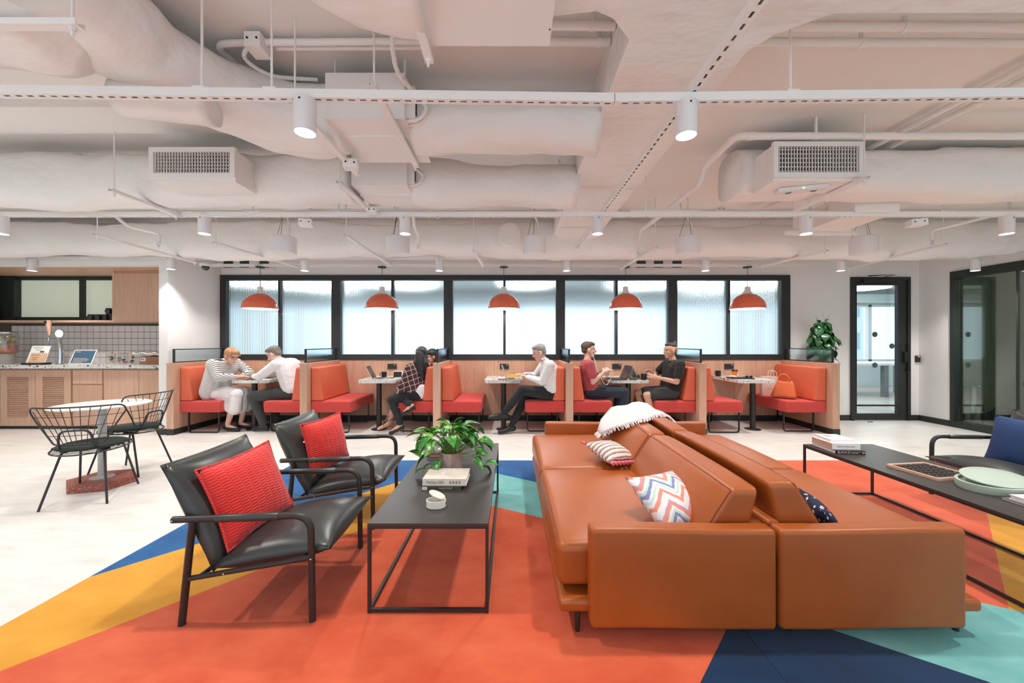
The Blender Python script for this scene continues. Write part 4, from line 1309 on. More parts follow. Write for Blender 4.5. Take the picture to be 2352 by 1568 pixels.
# ------------------------------------------------------------------ black leather armchairs
BLACK_LEATHER = leather('black_leather', srgb(44, 45, 44), srgb(64, 66, 64), .34, 7)
def frame_of(o, ex, ez):
    ex = Vector(ex).normalized(); ez = Vector(ez).normalized(); ey = ez.cross(ex).normalized()
    M = Matrix.Identity(4)
    for r in range(3):
        M[r][0], M[r][1], M[r][2], M[r][3] = ex[r], ey[r], ez[r], o[r]
    return M
def armchair(label, x, y, rz):
    t = thing('armchair', label, 'armchair', (x, y, RZ), rz, 'black leather armchairs')
    cz = (-.16, 0, .245); tp_ = (-.385, 0, .715); fr = (.365, 0, .325)
    c, p, f = Vector(cz), Vector(tp_), Vector(fr)
    mb = MB(); mb.M = frame_of((c+p)/2, (0, 1, 0), p-c)
    mb.pillow(.61, (p-c).length+.03, .17, 18, .03)
    b = part('back_pad', mb, BLACK_LEATHER, t, smooth=180)
    mb = MB(); mb.M = frame_of((c+f)/2, (0, 1, 0), f-c)
    mb.pillow(.61, (f-c).length+.03, .19, 18, .03)
    s_ = part('seat_pad', mb, BLACK_LEATHER, t, smooth=180)
    def edge(q0, q1, par):
        d = (q1-q0)
        for sy in (-.293, .293):
            mm = MB().tube([q0+d*k/8+Vector((0, sy*(1-.02*(1-(2*k/8-1)**2)), 0)) for k in range(9)], .0045, 5)
            part('piping', mm, BLACK_LEATHER, par, smooth=180)
        mm = MB().tube([q1+Vector((0, -.30+.075*k, 0)) - d.normalized()*(.006*(1-(k/4-1)**2)) for k in range(9)], .0045, 5)
        part('piping', mm, BLACK_LEATHER, par, smooth=180)
    edge(c, p, b); edge(c, f, s_)
    for sy in (-.315, .315):
        part('arm_and_front_leg', MB().tube(rounded([(-.325, sy, .482), (.295, sy, .492), (.302, sy, 0)], .085, 7), .0155, 10), BLACK_STEEL, t, smooth=60)
        part('rear_leg', MB().tube([(-.285, sy, 0), (-.238, sy, .475)], .0155, 10), BLACK_STEEL, t, smooth=60)
        part('side_rail', MB().tube([(-.262, sy, .21), (.30, sy, .295)], .0125, 8, sx=1.0), BLACK_STEEL, t, smooth=60)
        part('arm_sleeve', MB().tube([(-.13, sy, .4848), (-.128, sy, .485), (.15, sy, .4895), (.152, sy, .4898)], [.0175, .0185, .0185, .0175], 10), BLACK_LEATHER, t, smooth=60)
        for bx, bz, off in ((-.318, .482, .0), (-.09, .235, .0), (.30, .293, .0)):
            part('bolt', MB().ell((bx, sy-.0155 if sy < 0 else sy+.0155, bz), (.005, .003, .005), 8, 5), CHROME, t)
    part('cross_bar', MB().tube([(.26, -.31, .285), (.26, .31, .285)], .011, 8), BLACK_STEEL, t, smooth=60)
    part('cross_bar', MB().tube([(-.20, -.31, .222), (-.20, .31, .222)], .011, 8), BLACK_STEEL, t, smooth=60)
    part('cross_bar', MB().tube([(-.255, -.31, .47), (-.255, .31, .47)], .011, 8), BLACK_STEEL, t, smooth=60)
    return t
armchair('black leather armchair in the foreground with a red pillow', -1.24, 2.065, radians(2.5))
armchair('black leather armchair behind the first with a red pillow', -1.275, 2.935, radians(2.5))
armchair('black leather armchair at the right edge with a navy pillow', 3.90, 2.93, pi)

# ------------------------------------------------------------------ scatter cushions
def knit():
    t = NT('red_ribbed_knit')
    v = t.coord()
    t.col(t.mix(t.noise(v, 8), srgb(214, 40, 38), srgb(236, 62, 54)))
    t.set(Roughness=.85); t.b.inputs['Sheen Weight'].default_value = .3
    sp = t.n('SeparateXYZ'); t.l(v, sp.inputs[0])
    col = t.math('FLOOR', t.math('MULTIPLY', sp.outputs[0], 26))
    ph = t.math('MULTIPLY', t.math('MODULO', t.math('ABSOLUTE', col), 2), pi)
    ro = t.math('SINE', t.math('ADD', t.math('MULTIPLY', sp.outputs[2], 430), ph))
    co = t.math('POWER', t.math('ABSOLUTE', t.math('SINE', t.math('MULTIPLY', sp.outputs[0], 26*pi))), .35)
    t.bump(t.math('MULTIPLY', t.math('MULTIPLY_ADD', ro, .4, .6), co), .7, .006)
    return t.m
KNIT = knit()
def cushion(name, label, mat, w, h, th, loc, ex, ez, extras=None, pinch=.07, n=14):
    """ex: direction of the lower edge, ez: direction up the cushion"""
    M = frame_of(loc, ex, ez)
    t = bpy.data.objects.new(name, None); COL.objects.link(t); t.empty_display_size = .05
    t.matrix_world = M
    tag(t, label, 'cushion')
    part('cover', MB().pillow(w, h, th, n, pinch), mat, t, smooth=180)
    def edge_pts(k=10):
        pts = []
        for i in range(k): u = -1+2*i/k; pts.append((w/2*u, 0, -h/2*(1-pinch*(1-u*u))))
        for i in range(k): u = -1+2*i/k; pts.append((w/2*(1-pinch*(1-u*u)), 0, h/2*u))
        for i in range(k): u = 1-2*i/k; pts.append((w/2*u, 0, h/2*(1-pinch*(1-u*u))))
        for i in range(k): u = 1-2*i/k; pts.append((-w/2*(1-pinch*(1-u*u)), 0, h/2*u))
        return pts
    if extras: extras(t, edge_pts)
    return t
def red_extras(t, ep):
    w_ = .36
    part('piping', MB().tube(ep(), .006, 6, closed=True), KNIT, t, smooth=180)
    part('care_tag', MB().box(-w_/2-.006, -.001, .06, -w_/2+.012, .001, .072), PLASTIC_WHITE, t)
# first: leaning on the back of the near chair, turned towards the viewer
cushion('throw_pillow', 'red ribbed knit pillow on the foreground black armchair', KNIT, .41, .42, .17, (-1.385, 2.01, .515), (.22, .95, .10), (-.36, 0, .93), red_extras)
cushion('throw_pillow', 'red ribbed knit pillow on the black armchair behind', KNIT, .36, .38, .16, (-1.40, 2.87, .545), (.36, .93, .12), (-.16, 0, .98), red_extras)
NAVY = plain('navy_linen', srgb(38, 64, 112), .85, var=.10, vscale=9, bump=.3, bscale=60)
cushion('throw_pillow', 'navy linen pillow on the right edge armchair', NAVY, .50, .42, .20, (4.09, 2.98, .485), (.10, -1, 0), (.30, 0, .95), None)

def chevron():
    t = NT('chevron_print')
    v = t.coord()
    sp = t.n('SeparateXYZ'); t.l(v, sp.inputs[0])
    zig = t.math('ABSOLUTE', t.math('SUBTRACT', t.math('FRACT', t.math('MULTIPLY', sp.outputs[0], 6.5)), .5))
    wob = t.math('MULTIPLY', t.noise(v, 30, 3), .10)
    f = t.math('FRACT', t.math('ADD', t.math('ADD', t.math('MULTIPLY', sp.outputs[2], 5.2), t.math('MULTIPLY', zig, .75)), wob))
    W0 = srgb(236, 232, 232); C = srgb(236, 150, 130); B = srgb(140, 146, 190); G = srgb(196, 222, 216); P = srgb(200, 160, 186)
    t.col(t.ramp(f, [(0, W0), (.13, C), (.25, W0), (.34, G), (.42, W0), (.5, B), (.6, G), (.68, W0), (.76, C), (.86, P), (.92, W0)], 'CONSTANT'))
    t.set(Roughness=.85); t.bump(t.noise(v, 200), .15, .003)
    return t.m
cushion('throw_pillow', 'white pillow with pastel chevron print on the near sofa seat', chevron(), .36, .33, .14, (.815, 1.95, .490), (.86, .46, .0), (-.30, .72, .55))
def stripes():
    t = NT('woven_stripe')
    v = t.coord()
    sp = t.n('SeparateXYZ'); t.l(v, sp.inputs[0])
    w = t.math('ADD', sp.outputs[2], t.math('MULTIPLY', t.noise(v, 24, 2), .012))
    f = t.math('FRACT', t.math('MULTIPLY', w, 26))
    t.col(t.ramp(f, [(0, srgb(236, 226, 216)), (.55, srgb(130, 84, 84)), (.75, srgb(214, 190, 180)), (.88, srgb(150, 106, 104))], 'CONSTANT'))
    t.set(Roughness=.9); t.bump(f, .5, .006)
    return t.m
PINK = plain('pink_tassel_yarn', srgb(226, 112, 128), .9, var=.08, vscale=30)
def tassels(t, ep):
    for k in range(9):
        x = -.14 + .035*k
        part('tassel', MB().tube([(x, 0, -.140), (x, -.004, -.152), (x, -.004, -.175)], [.006, .012, .014], 7), PINK, t, smooth=60)
    for k in (0, 8):
        x = -.14 + .035*k
        part('tassel', MB().tube([(x, 0, .146), (x, 0, .158), (x*1.04, 0, .178)], [.006, .011, .013], 7), PINK, t, smooth=60)
cushion('throw_pillow', 'striped woven pillow with pink tassels on the far sofa seat', stripes(), .30, .30, .13, (.76, 2.87, .472), (.72, .66, .18), (-.18, .93, .30), tassels)
DARKPRINT = terrazzo('dark_print', srgb(28, 34, 66), [(srgb(226, 220, 216), .9, .3, .4), (srgb(214, 90, 90), .7, .3, .3)], 40, .8)
cushion('throw_pillow', 'dark printed pillow peeking out behind the right sofa back', DARKPRINT, .24, .22, .09, (1.53, 1.86, .44), (.3, .95, 0), (-.6, 0, .8))

# ------------------------------------------------------------------ knitted throw over the back cushions
def cloth_white():
    t = NT('white_knit_throw')
    v = t.coord()
    t.col(t.mix(t.noise(v, 40, 3), srgb(226, 216, 216), srgb(244, 238, 238)))
    t.set(Roughness=.95); t.b.inputs['Sheen Weight'].default_value = .3
    t.bump(t.noise(v, 160, 4), .5, .006)
    return t.m
THROW = cloth_white()
def make_throw():
    t = thing('throw_blanket', 'white knitted throw with fringe draped over the far sofa backs', 'blanket', (1.15, 3.4, .4))
    # section across the sofa backs (x, z), from the left seat over both cushion tops
    sec = [(.79, .50), (.845, .555), (.92, .605), (.99, .645), (1.05, .662), (1.10, .665), (1.15, .672), (1.20, .694), (1.26, .696), (1.32, .680), (1.375, .640), (1.43, .59)]
    nv = 14
    rows = []
    for i, (x, z) in enumerate(sec):
        u = i/(len(sec)-1)
        y0 = 3.02 + .22*(abs(u-.45)/.55)**1.5*(-.8 if u < .45 else 1) + .10*(1 if u < .15 else 0)
        y0 = 2.98 + .34*u if u > .25 else 3.30 - 1.1*u
        y1 = 3.74 - .30*max(0, .25-u)/.25
        row = []
        for j in range(nv+1):
            y = y0 + (y1-y0)*j/nv
            dz = .008*sin(18*y+5*u) + .007*sin(11*y-9*u) + .006
            row.append((x, y, z + dz))
        rows.append(row)
    mb = MB(); mb.loft(rows, False, False, closed=False)
    o = part('cloth', mb, THROW, t, smooth=180, world=True)
    m = o.modifiers.new('thickness', 'SOLIDIFY'); m.thickness = .012; m.offset = 1
    mb = MB()
    rnd = random.Random(5)
    for i in range(len(rows)-1):
        a, b = Vector(rows[i][0]), Vector(rows[i+1][0])
        for k in range(9):
            p = a.lerp(b, k/9) + Vector((0, 0, .006))
            e = p + Vector((rnd.uniform(-.012, .012), -.035-rnd.random()*.02, -.012-rnd.random()*.012))
            mb.tube([p, (p+e)/2+Vector((rnd.uniform(-.006, .006), 0, .006)), e], .0035, 4)
    a, b = Vector(rows[0][0]), Vector(rows[0][-1])
    for k in range(40):
        p = a.lerp(b, k/40) + Vector((0, 0, .004))
        e = p + Vector((-.02-rnd.random()*.02, rnd.uniform(-.012, .012), -.03-rnd.random()*.012))
        mb.tube([p, e], .0035, 4)
    part('fringe', mb, THROW, t, world=True, kind='stuff')
make_throw()

# ------------------------------------------------------------------ bistro table and wire chairs
t = thing('bistro_table', 'round white bistro table on a red stone base', 'table', (-3.756, 3.48, 0))
part('table_top', MB().lathe([(.328, .725), (.336, .729), (.336, .736), (.33, .739), (.05, .74)], n=48), PLASTIC_WHITE, t, smooth=40)
GREYP = plain('light_grey_steel', srgb(190, 188, 188), .45, var=.02)
part('pedestal', MB().lathe([(.03, .075), (.03, .725)], n=20), GREYP, t, smooth=40)
part('foot_plate', MB().lathe([(.085, .065), (.085, .072), (.04, .078)], n=28), GREYP, t, smooth=40)
REDSTONE = terrazzo('red_terrazzo', srgb(152, 84, 72), [(srgb(196, 140, 124), 1.2, .3, .5), (srgb(110, 52, 46), 1.0, .3, .4), (srgb(220, 190, 176), 1.8, .3, .2)], 60, .5)
part('stone_base', MB().prism([(.26*cos(radians(60*k+18)), .26*sin(radians(60*k+18))*.92) for k in range(6)], 0, .065), REDSTONE, t, bevel=.006)

PAD = plain('dark_green_seat_pad', srgb(36, 46, 42), .85, var=.12, vscale=12, bump=.2, bscale=90)
def wire_chair(label, x, y, rz):
    """faces +x locally"""
    t = thing('wire_chair', label, 'chair', (x, y, 0), rz, 'black wire chairs')
    zs = .425
    for (bx, by, tx, ty) in ((-.235, -.20, -.12, -.13), (-.235, .20, -.12, .13), (.235, -.20, .13, -.14), (.235, .20, .13, .14)):
        part('leg', MB().tube(rounded([(bx, by, 0), (tx, ty, zs-.012), (tx*.4, ty, zs-.014)], .03, 3), .0085, 8), BLACK_STEEL, t, smooth=60)
    def shell(u, v):
        """gently curved back: u -1..1 across, v 0..1 up"""
        r = .37 + .07*v
        a = radians(u*(39+3*v))
        return Vector((-r*cos(a) + r - .19 - .09*v, r*sin(a), .485 + .31*v))
    def half(v):
        if v < .12: return .50 + .17*sqrt(max(0, 1-((.12-v)/.12)**2))
        if v < .82: return .67 + .33*((v-.12)/.70)
        return 1.0 - .17*(1-sqrt(max(0, 1-((v-.82)/.18)**2)))
    rim = [shell(-.50+1.0*i/10, 0) for i in range(11)]
    vs = [.02, .06, .12, .3, .5, .7, .82, .88, .94, .98, 1.0]
    rim += [shell(half(v), v) for v in vs]
    rim += [shell(.80-1.6*i/14, 1.0) for i in range(15)]
    rim += [shell(-half(v), v) for v in reversed(vs)]
    part('back_rim', MB().tube(rim, .0062, 7, closed=True), BLACK_STEEL, t, smooth=60)
    for v in (.25, .5, .75):
        h = half(v)
        part('wire', MB().tube([shell(-h+2*h*i/16, v) for i in range(17)], .0026, 5), BLACK_STEEL, t, smooth=60)
    for k in range(11):
        q = -.90+.18*k
        part('wire', MB().tube([shell(q*(.62+.38*i/6), i/6) if abs(q) < .85 else shell(q*(.72+.28*(.1+.8*i/6)), .1+.8*i/6) for i in range(7)], .0026, 5), BLACK_STEEL, t, smooth=60)
    a = [(-.02, -.11, zs-.012), (-.15, -.115, zs-.012), (-.205, -.105, .50), (-.225, -.09, .605), (-.225, .09, .605), (-.205, .105, .50), (-.15, .115, zs-.012), (-.02, .11, zs-.012)]
    part('back_loop', MB().tube(rounded(a, .05, 4), .0085, 8), BLACK_STEEL, t, smooth=60)
    rim = [Vector((.245*cos(2*pi*i/28), .235*sin(2*pi*i/28), zs + .012*cos(2*pi*i/28))) for i in range(28)]
    part('seat_rim', MB().tube(rim, .006, 6, closed=True), BLACK_STEEL, t, smooth=60)
    for k in range(-5, 6):
        q = .04*k; e = sqrt(max(0, .235**2-q*q))
        part('wire', MB().tube([(q, -e, zs+.012*q/.235), (q, 0, zs-.008), (q, e, zs+.012*q/.235)], .0026, 5), BLACK_STEEL, t)
    part('seat_pad', MB().lathe([(.04, .0), (.20, .004), (.228, .016), (.20, .03), (.1, .036), (.01, .037)], (0, 0, zs+.006), 28), PAD, t, smooth=180)
    return t
wire_chair('black wire chair with green pad in front of the bistro table', -3.54, 3.205, radians(112))
wire_chair('black wire chair with green pad beyond the bistro table', -3.845, 3.84, radians(184))
# ================================================================== SMALL THINGS
def text_mesh(body, size, depth=.0006):
    c = bpy.data.curves.new('lettering', 'FONT'); c.body = body; c.size = size; c.extrude = depth
    c.align_x = 'LEFT'; c.align_y = 'CENTER'; c.resolution_u = 2
    o = bpy.data.objects.new('lettering', c)
    me = bpy.data.meshes.new_from_object(o)
    bpy.data.objects.remove(o)
    me.name = 'lettering'
    return me
def lettering(parent, body, size, loc, rot, mat, width=None):
    me = text_mesh(body, size)
    if width:
        xs = [v.co.x for v in me.vertices]
        me.transform(Matrix.Scale(width/(max(xs)-min(xs)), 4, (1, 0, 0)))
    return link('lettering', me, mat, parent, loc, rot)
FRONT = (pi/2, 0, 0)       # text that reads from the front (towards -y)
PAPER = plain('white_paper', srgb(240, 236, 230), .8, var=.02)
INK = plain('dark_ink', srgb(40, 38, 38), .7, var=0)
INK_GREY = plain('grey_ink', srgb(150, 140, 134), .7, var=0)
INK_PALE = plain('pale_ink', srgb(196, 180, 170), .6, var=0)

def book(name, label, x0, x1, y0, y1, z, h, cover, pages=None, rz=0, cat='book', spine='front', curve=0):
    """lying book; spine faces the viewer"""
    cx, cy = (x0+x1)/2, (y0+y1)/2
    w, d = (x1-x0)/2, (y1-y0)/2
    t = thing(name, label, cat, (cx, cy, z), rz)
    ct = min(.003, h*.2)
    mb = MB().box(-w, -d, 0, w, d, ct).box(-w, -d, h-ct, w, d, h).box(-w, -d, ct, w, -d+ct, h-ct)
    part('cover', mb, cover, t)
    part('pages', MB().box(-w+.004, -d+ct, ct, w-.004, d-.004, h-ct), pages or PAPER, t)
    return t
COVER_CREAM = plain('cream_cover', srgb(226, 214, 200), .55, var=.03)
COVER_WHITE = plain('white_cover', srgb(244, 240, 240), .45, var=.01)
COVER_BLACK = plain('black_cover', srgb(38, 35, 34), .45, var=.05)
COVER_GREY = plain('grey_cover', srgb(110, 106, 104), .5, var=.08)
COVER_RED = plain('red_cover', srgb(214, 62, 62), .5, var=.04)
COVER_BLUE = plain('blue_cover', srgb(84, 130, 186), .5, var=.04)
COVER_DARK = plain('mottled_dark_cover', srgb(70, 66, 64), .55, var=.25, vscale=24)
PAGES_PINK = plain('dusky_pages', srgb(214, 172, 152), .85, var=.03)
Z = CT
b = book('book', 'dark mottled book under the cream one on the left coffee table', -.525, -.295, 2.215, 2.395, Z, .024, COVER_DARK, rz=radians(1))
part('spine_label', MB().box(-.112, -.0915, .003, -.082, -.0902, .021), COVER_CREAM, b)
lettering(b, 'THE LADY IN THE LAKE', .013, (-.012, -.0908, .012), FRONT, INK_PALE, .075)
b = book('book', 'thick cream book on top of the dark one beside the pothos pot', -.520, -.262, 2.225, 2.415, Z+.024, .040, COVER_CREAM, rz=radians(-1))
lettering(b, 'Forbes 1001', .026, (-.105, -.0958, .020), FRONT, INK_GREY, .10)
for k_ in range(4): part('spine_mark', MB().box(.03+.018*k_, -.0958, .012, .040+.018*k_, -.0952, .028), INK_GREY, b)
b = book('magazine', 'blue magazine at the bottom of the pile behind the pothos pot', -.625, -.40, 2.80, 3.05, Z, .010, COVER_BLUE, cat='magazine')
b = book('magazine', 'red magazine in the pile behind the pothos pot', -.62, -.40, 2.805, 3.04, Z+.010, .012, COVER_RED, cat='magazine')
b = book('magazine', 'grey magazine on top of the pile behind the pothos pot', -.61, -.41, 2.83, 3.05, Z+.022, .020, COVER_GREY, cat='magazine')
part('spine_mark', MB().box(-.02, -.1108, .006, .06, -.1102, .013), INK_PALE, b)
part('cover_picture', MB().box(-.055, -.02, .0200, .02, .055, .0206), PAPER, b)
# right table
b = book('book', 'black book at the bottom of the pile on the right coffee table', 2.525, 2.745, 2.93, 3.19, Z, .027, COVER_BLACK, rz=radians(-4))
lettering(b, 'BAKE', .026, (-.095, -.1308, .0135), FRONT, INK_PALE, .09)
part('spine_stripe', MB().box(.005, -.1308, .016, .075, -.1302, .019), INK_PALE, b)
part('spine_stripe', MB().box(.005, -.1308, .008, .055, -.1302, .011), INK_PALE, b)
part('spine_block', MB().box(.085, -.1308, .008, .105, -.1302, .019), INK_PALE, b)
b = book('book', 'thick white book in the middle of the right table pile', 2.525, 2.735, 2.965, 3.19, Z+.027, .047, COVER_WHITE, PAGES_PINK, rz=radians(-3))
lettering(b, 'Steve Jobs by Walter Isaacson', .014, (-.07, -.1132, .024), FRONT, INK_GREY, .135)
b = book('book', 'slim white book on top of the right table pile', 2.545, 2.725, 3.0, 3.19, Z+.074, .022, COVER_WHITE, rz=radians(-5))
part('cover_plate', MB().box(-.05, -.0, .0220, .0, .07, .0226), INK_PALE, b)
b = book('magazine', 'grey magazine at the right end of the right coffee table', 2.70, 3.02, 1.87, 2.09, Z, .012, COVER_GREY, cat='magazine')
b = book('book', 'white book on the magazine at the right end of the table', 2.72, 3.01, 1.88, 2.07, Z+.012, .024, COVER_WHITE)
b = book('book', 'small coral covered book stacked on the white one at right', 2.86, 3.0, 1.90, 2.04, Z+.036, .018, plain('coral_cover', srgb(238, 140, 116), .5))

# lidded little cup on the left table
CREAMP = plain('cream_ceramic', srgb(236, 232, 218), .35, var=.02)
t = thing('trinket_box', 'small cream oval pot with its lid tipped open', 'pot', (-.395, 1.995, Z))
def oval(rx, ry, z, n=28): return [(rx*cos(2*pi*k/n), ry*sin(2*pi*k/n), z) for k in range(n)]
part('body', MB().loft([oval(.048, .036, 0), oval(.052, .040, .004), oval(.052, .040, .038), oval(.046, .034, .038), oval(.044, .032, .008)], True, True), CREAMP, t, smooth=40)
mb = MB(); mb.M = Matrix.Translation((.046, .004, .040)) @ Matrix.Rotation(radians(24), 4, 'Y') @ Matrix.Translation((-.046, 0, 0))
mb.loft([oval(.046, .034, 0), oval(.047, .035, .004), oval(.042, .03, .009)], True, True)
part('lid', mb, CREAMP, t, smooth=40)
part('slot', MB().box(.049, -.006, .018, .0535, .006, .023), INK, t)

# ------------------------------------------------------------------ plants
def leaf_mesh(l, w, fold, droop, k=6):
    mb = MB()
    rows = []
    for i in range(k+1):
        s = i/k
        hw = w*(sin(pi*min(1, s*.92+.08))**.75)*(1-.35*s) if s < 1 else .0008
        if i == 0: hw = w*.28
        z = droop*s*s*-l + .10*l*sin(pi*s)
        rows.append([(s*l - (.10*l if i == 0 else 0), -hw, z + fold*hw), (s*l, 0, z), (s*l - (.10*l if i == 0 else 0), hw, z + fold*hw)])
    mb.loft(rows, False, False, closed=False)
    return mb.mesh('leaf', 180)
def leaf_mat(name, c1, c2, c3, var):
    t = NT(name)
    v = t.coord()
    oi = t.n('ObjectInfo')
    f = t.noise(t.coord((.35, 2.2, 1)), 30, 4, .7)
    k = t.math('ADD', f, t.math('MULTIPLY', oi.outputs['Random'], var))
    t.col(t.ramp(k, [(.35, c1), (.62, c2), (.74, c3)]))
    t.set(Roughness=.33); t.b.inputs['Specular IOR Level'].default_value = .5
    return t.m
POTHOS = leaf_mat('variegated_leaf', srgb(34, 100, 38), srgb(62, 142, 56), srgb(190, 212, 110), .16)
HEART = leaf_mat('dark_heart_leaf', srgb(26, 66, 36), srgb(44, 94, 50), srgb(76, 122, 66), .05)
STEM = plain('green_stem', srgb(112, 146, 70), .6)
LEAVES = [leaf_mesh(.105, .044, .35, .35), leaf_mesh(.085, .040, .2, .1), leaf_mesh(.12, .048, .45, .6)]
def set_leaf(parent, mat, p, yaw, pitch, roll, sc, me):
    o = link('leaf', me, mat, parent, p)
    o.rotation_euler = Euler((roll, -pitch, yaw), 'XYZ')
    o.scale = (sc, sc, sc)
    return o
POTC = NT('mauve_glazed_pot')
_v = POTC.coord(); _s = POTC.n('SeparateXYZ'); POTC.l(_v, _s.inputs[0])
_k = POTC.math('ADD', POTC.math('MULTIPLY', _s.outputs[2], 4.2), POTC.math('MULTIPLY', POTC.noise(_v, 60, 4), .5))
POTC.col(POTC.ramp(_k, [(.3, srgb(196, 180, 180)), (.85, srgb(166, 130, 118)), (1.0, srgb(146, 106, 94))])); POTC.set(Roughness=.3)
pp = thing('potted_pothos', 'variegated pothos in a mauve glazed pot on the left coffee table', 'potted plant', (-.405, 2.545, Z))
n8 = 9
part('pot', MB().loft([[(r*cos(2*pi*k/n8), r*sin(2*pi*k/n8), z) for k in range(n8)] for r, z in ((.062, 0), (.074, .02), (.080, .10), (.078, .135), (.070, .135), (.068, .11))], True, True), POTC.m, pp, smooth=25)
part('soil', MB().lathe([(.066, .108), (.066, .114)], n=16), plain('potting_soil', srgb(62, 44, 34), .95), pp)
rnd = random.Random(11)
mb = MB()
for k in range(78):
    a = rnd.uniform(0, 2*pi)
    rr = rnd.random()**.6*.17
    h = .15 + .17*(1-(rr/.19)**2)*rnd.uniform(.5, 1.0) + .01
    if rr > .14: h = rnd.uniform(.10, .22)
    p = Vector((rr*cos(a)*1.2, rr*sin(a)*.9, h))
    mb.tube([(.02*cos(a), .02*sin(a), .112), (p.x*.55, p.y*.55, h*.85), tuple(p)], .0022, 4)
    set_leaf(pp, POTHOS, p, a + rnd.uniform(-.7, .7), rnd.uniform(-.5, .5), rnd.uniform(-.5, .5), rnd.uniform(.7, 1.15), rnd.choice(LEAVES))
for (pts, la) in (([(-.05, -.03, .12), (-.085, -.07, .135), (-.10, -.085, .07), (-.115, -.09, .045), (-.155, -.085, .05)], 3.3), ([(.05, -.02, .12), (.13, -.04, .14), (.18, -.05, .06), (.215, -.05, .045), (.245, -.045, .075)], .2), ([(-.03, -.05, .12), (-.055, -.09, .13), (-.06, -.10, .10)], 4.4)):
    P = [Vector(p) for p in pts]
    mb.tube(rounded(P, .04, 4), .0022, 4)
    for q in P[2:]: set_leaf(pp, POTHOS, q, la + rnd.uniform(-.6, .6), rnd.uniform(-.5, .1), rnd.uniform(-.4, .4), rnd.uniform(.6, .95), rnd.choice(LEAVES))
part('stems', mb, STEM, pp, kind='stuff')
# tall heart-leaf plant behind the last partition
tp2 = thing('tall_plant', 'tall dark heart leaved climbing plant behind the end partition', 'potted plant', (4.90, 5.97, 0))
part('planter', MB().lathe([(.10, 0), (.13, .02), (.15, .36), (.14, .36), (.135, .30)], n=24), plain('dark_planter', srgb(60, 56, 54), .6), tp2, smooth=40)
part('moss_pole', MB().tube([(0, 0, .3), (0, 0, 1.56)], .03, 8), plain('moss', srgb(74, 62, 40), .95), tp2)
HL = [leaf_mesh(.15, .066, .15, .3), leaf_mesh(.125, .058, .25, .15)]
for k in range(190):
    h = rnd.uniform(.5, 1.60) if k < 70 else rnd.uniform(1.1, 1.62); a = rnd.uniform(0, 2*pi)
    r0 = (.07 + .08*rnd.random())*(1 if h < 1.35 else max(.35, 1-(h-1.35)*2.4))
    set_leaf(tp2, HEART, (r0*cos(a), r0*sin(a), h), a + rnd.uniform(-.5, .5), rnd.uniform(-1.25, -.45), rnd.uniform(-.4, .4), rnd.uniform(.7, 1.0), rnd.choice(HL))
for k in range(4):
    a = k*1.7
    set_leaf(tp2, HEART, (.05*cos(a), .05*sin(a), 1.60+.012*k), a, .6, 0, .6, HL[1])
mb = MB()
for k in range(5):
    a = k*1.3+.4
    mb.tube([(.03*cos(a), .03*sin(a), 1.5), (.06*cos(a), .06*sin(a), 1.62), (.09*cos(a), .09*sin(a), 1.70 + .01*k)], .0025, 4)
part('tendrils', mb, STEM, tp2, kind='stuff')

# ------------------------------------------------------------------ right table: board game and green dish
PALEWOOD = wood('pale_birch', srgb(230, 190, 164), srgb(214, 170, 142), 'x')
t = thing('board_game', 'pale wooden four in a row game board lying on the right coffee table', 'board game', (2.80, 2.53, Z), radians(8))
W2, H2, nx, ny = .155, .145, 7, 6
mb = MB().box(-W2, -H2, 0, W2, H2, .006)
part('back_board', mb, PALEWOOD, t)
bars = MB()
part('rim', MB().box(-W2, -H2, .006, W2, -H2+.014, .016).box(-W2, H2-.014, .006, W2, H2, .016).box(-W2, -H2+.014, .006, -W2+.014, H2-.014, .016).box(W2-.014, -H2+.014, .006, W2, H2-.014, .016), PALEWOOD, t, bevel=.003)
TOK_D = plain('black_token', srgb(34, 30, 30), .5); TOK_L = plain('pale_token', srgb(236, 206, 180), .5)
tokm = MB().lathe([(.0185, 0), (.0185, .007)], n=14).mesh('token')
for i in range(nx):
    for j in range(ny):
        x = -W2+.014 + (2*W2-.028)*(i+.5)/nx; y = -H2+.014 + (2*H2-.028)*(j+.5)/ny
        link('token', tokm, TOK_D if (i*5+j*3+i*j) % 5 == 0 else TOK_L, t, (x, y, .006))
for i in range(1, nx):
    x = -W2+.014 + (2*W2-.028)*i/nx
    part('divider', MB().box(x-.002, -H2+.014, .006, x+.002, H2-.014, .0085), PALEWOOD, t)
MINT = plain('mint_lacquer', srgb(188, 204, 190), .4, var=.02)
t = thing('lidded_tray', 'mint green oval tray with a raised curved lid', 'tray', (2.87, 2.245, Z), radians(10))
part('tray', MB().loft([oval(.20, .135, 0, 40), oval(.205, .14, .006, 40), oval(.205, .14, .045, 40), oval(.19, .125, .045, 40), oval(.185, .12, .03, 40)], True, True), MINT, t, smooth=40)
mb = MB(); mb.M = Matrix.Translation((.02, .01, .062)) @ Matrix.Rotation(radians(9), 4, 'X')
mb.loft([oval(.18, .12, -.008, 40), oval(.185, .125, 0, 40), oval(.175, .115, .008, 40), oval(.08, .05, .013, 40)], True, True)
part('lid', mb, MINT, t, smooth=40)

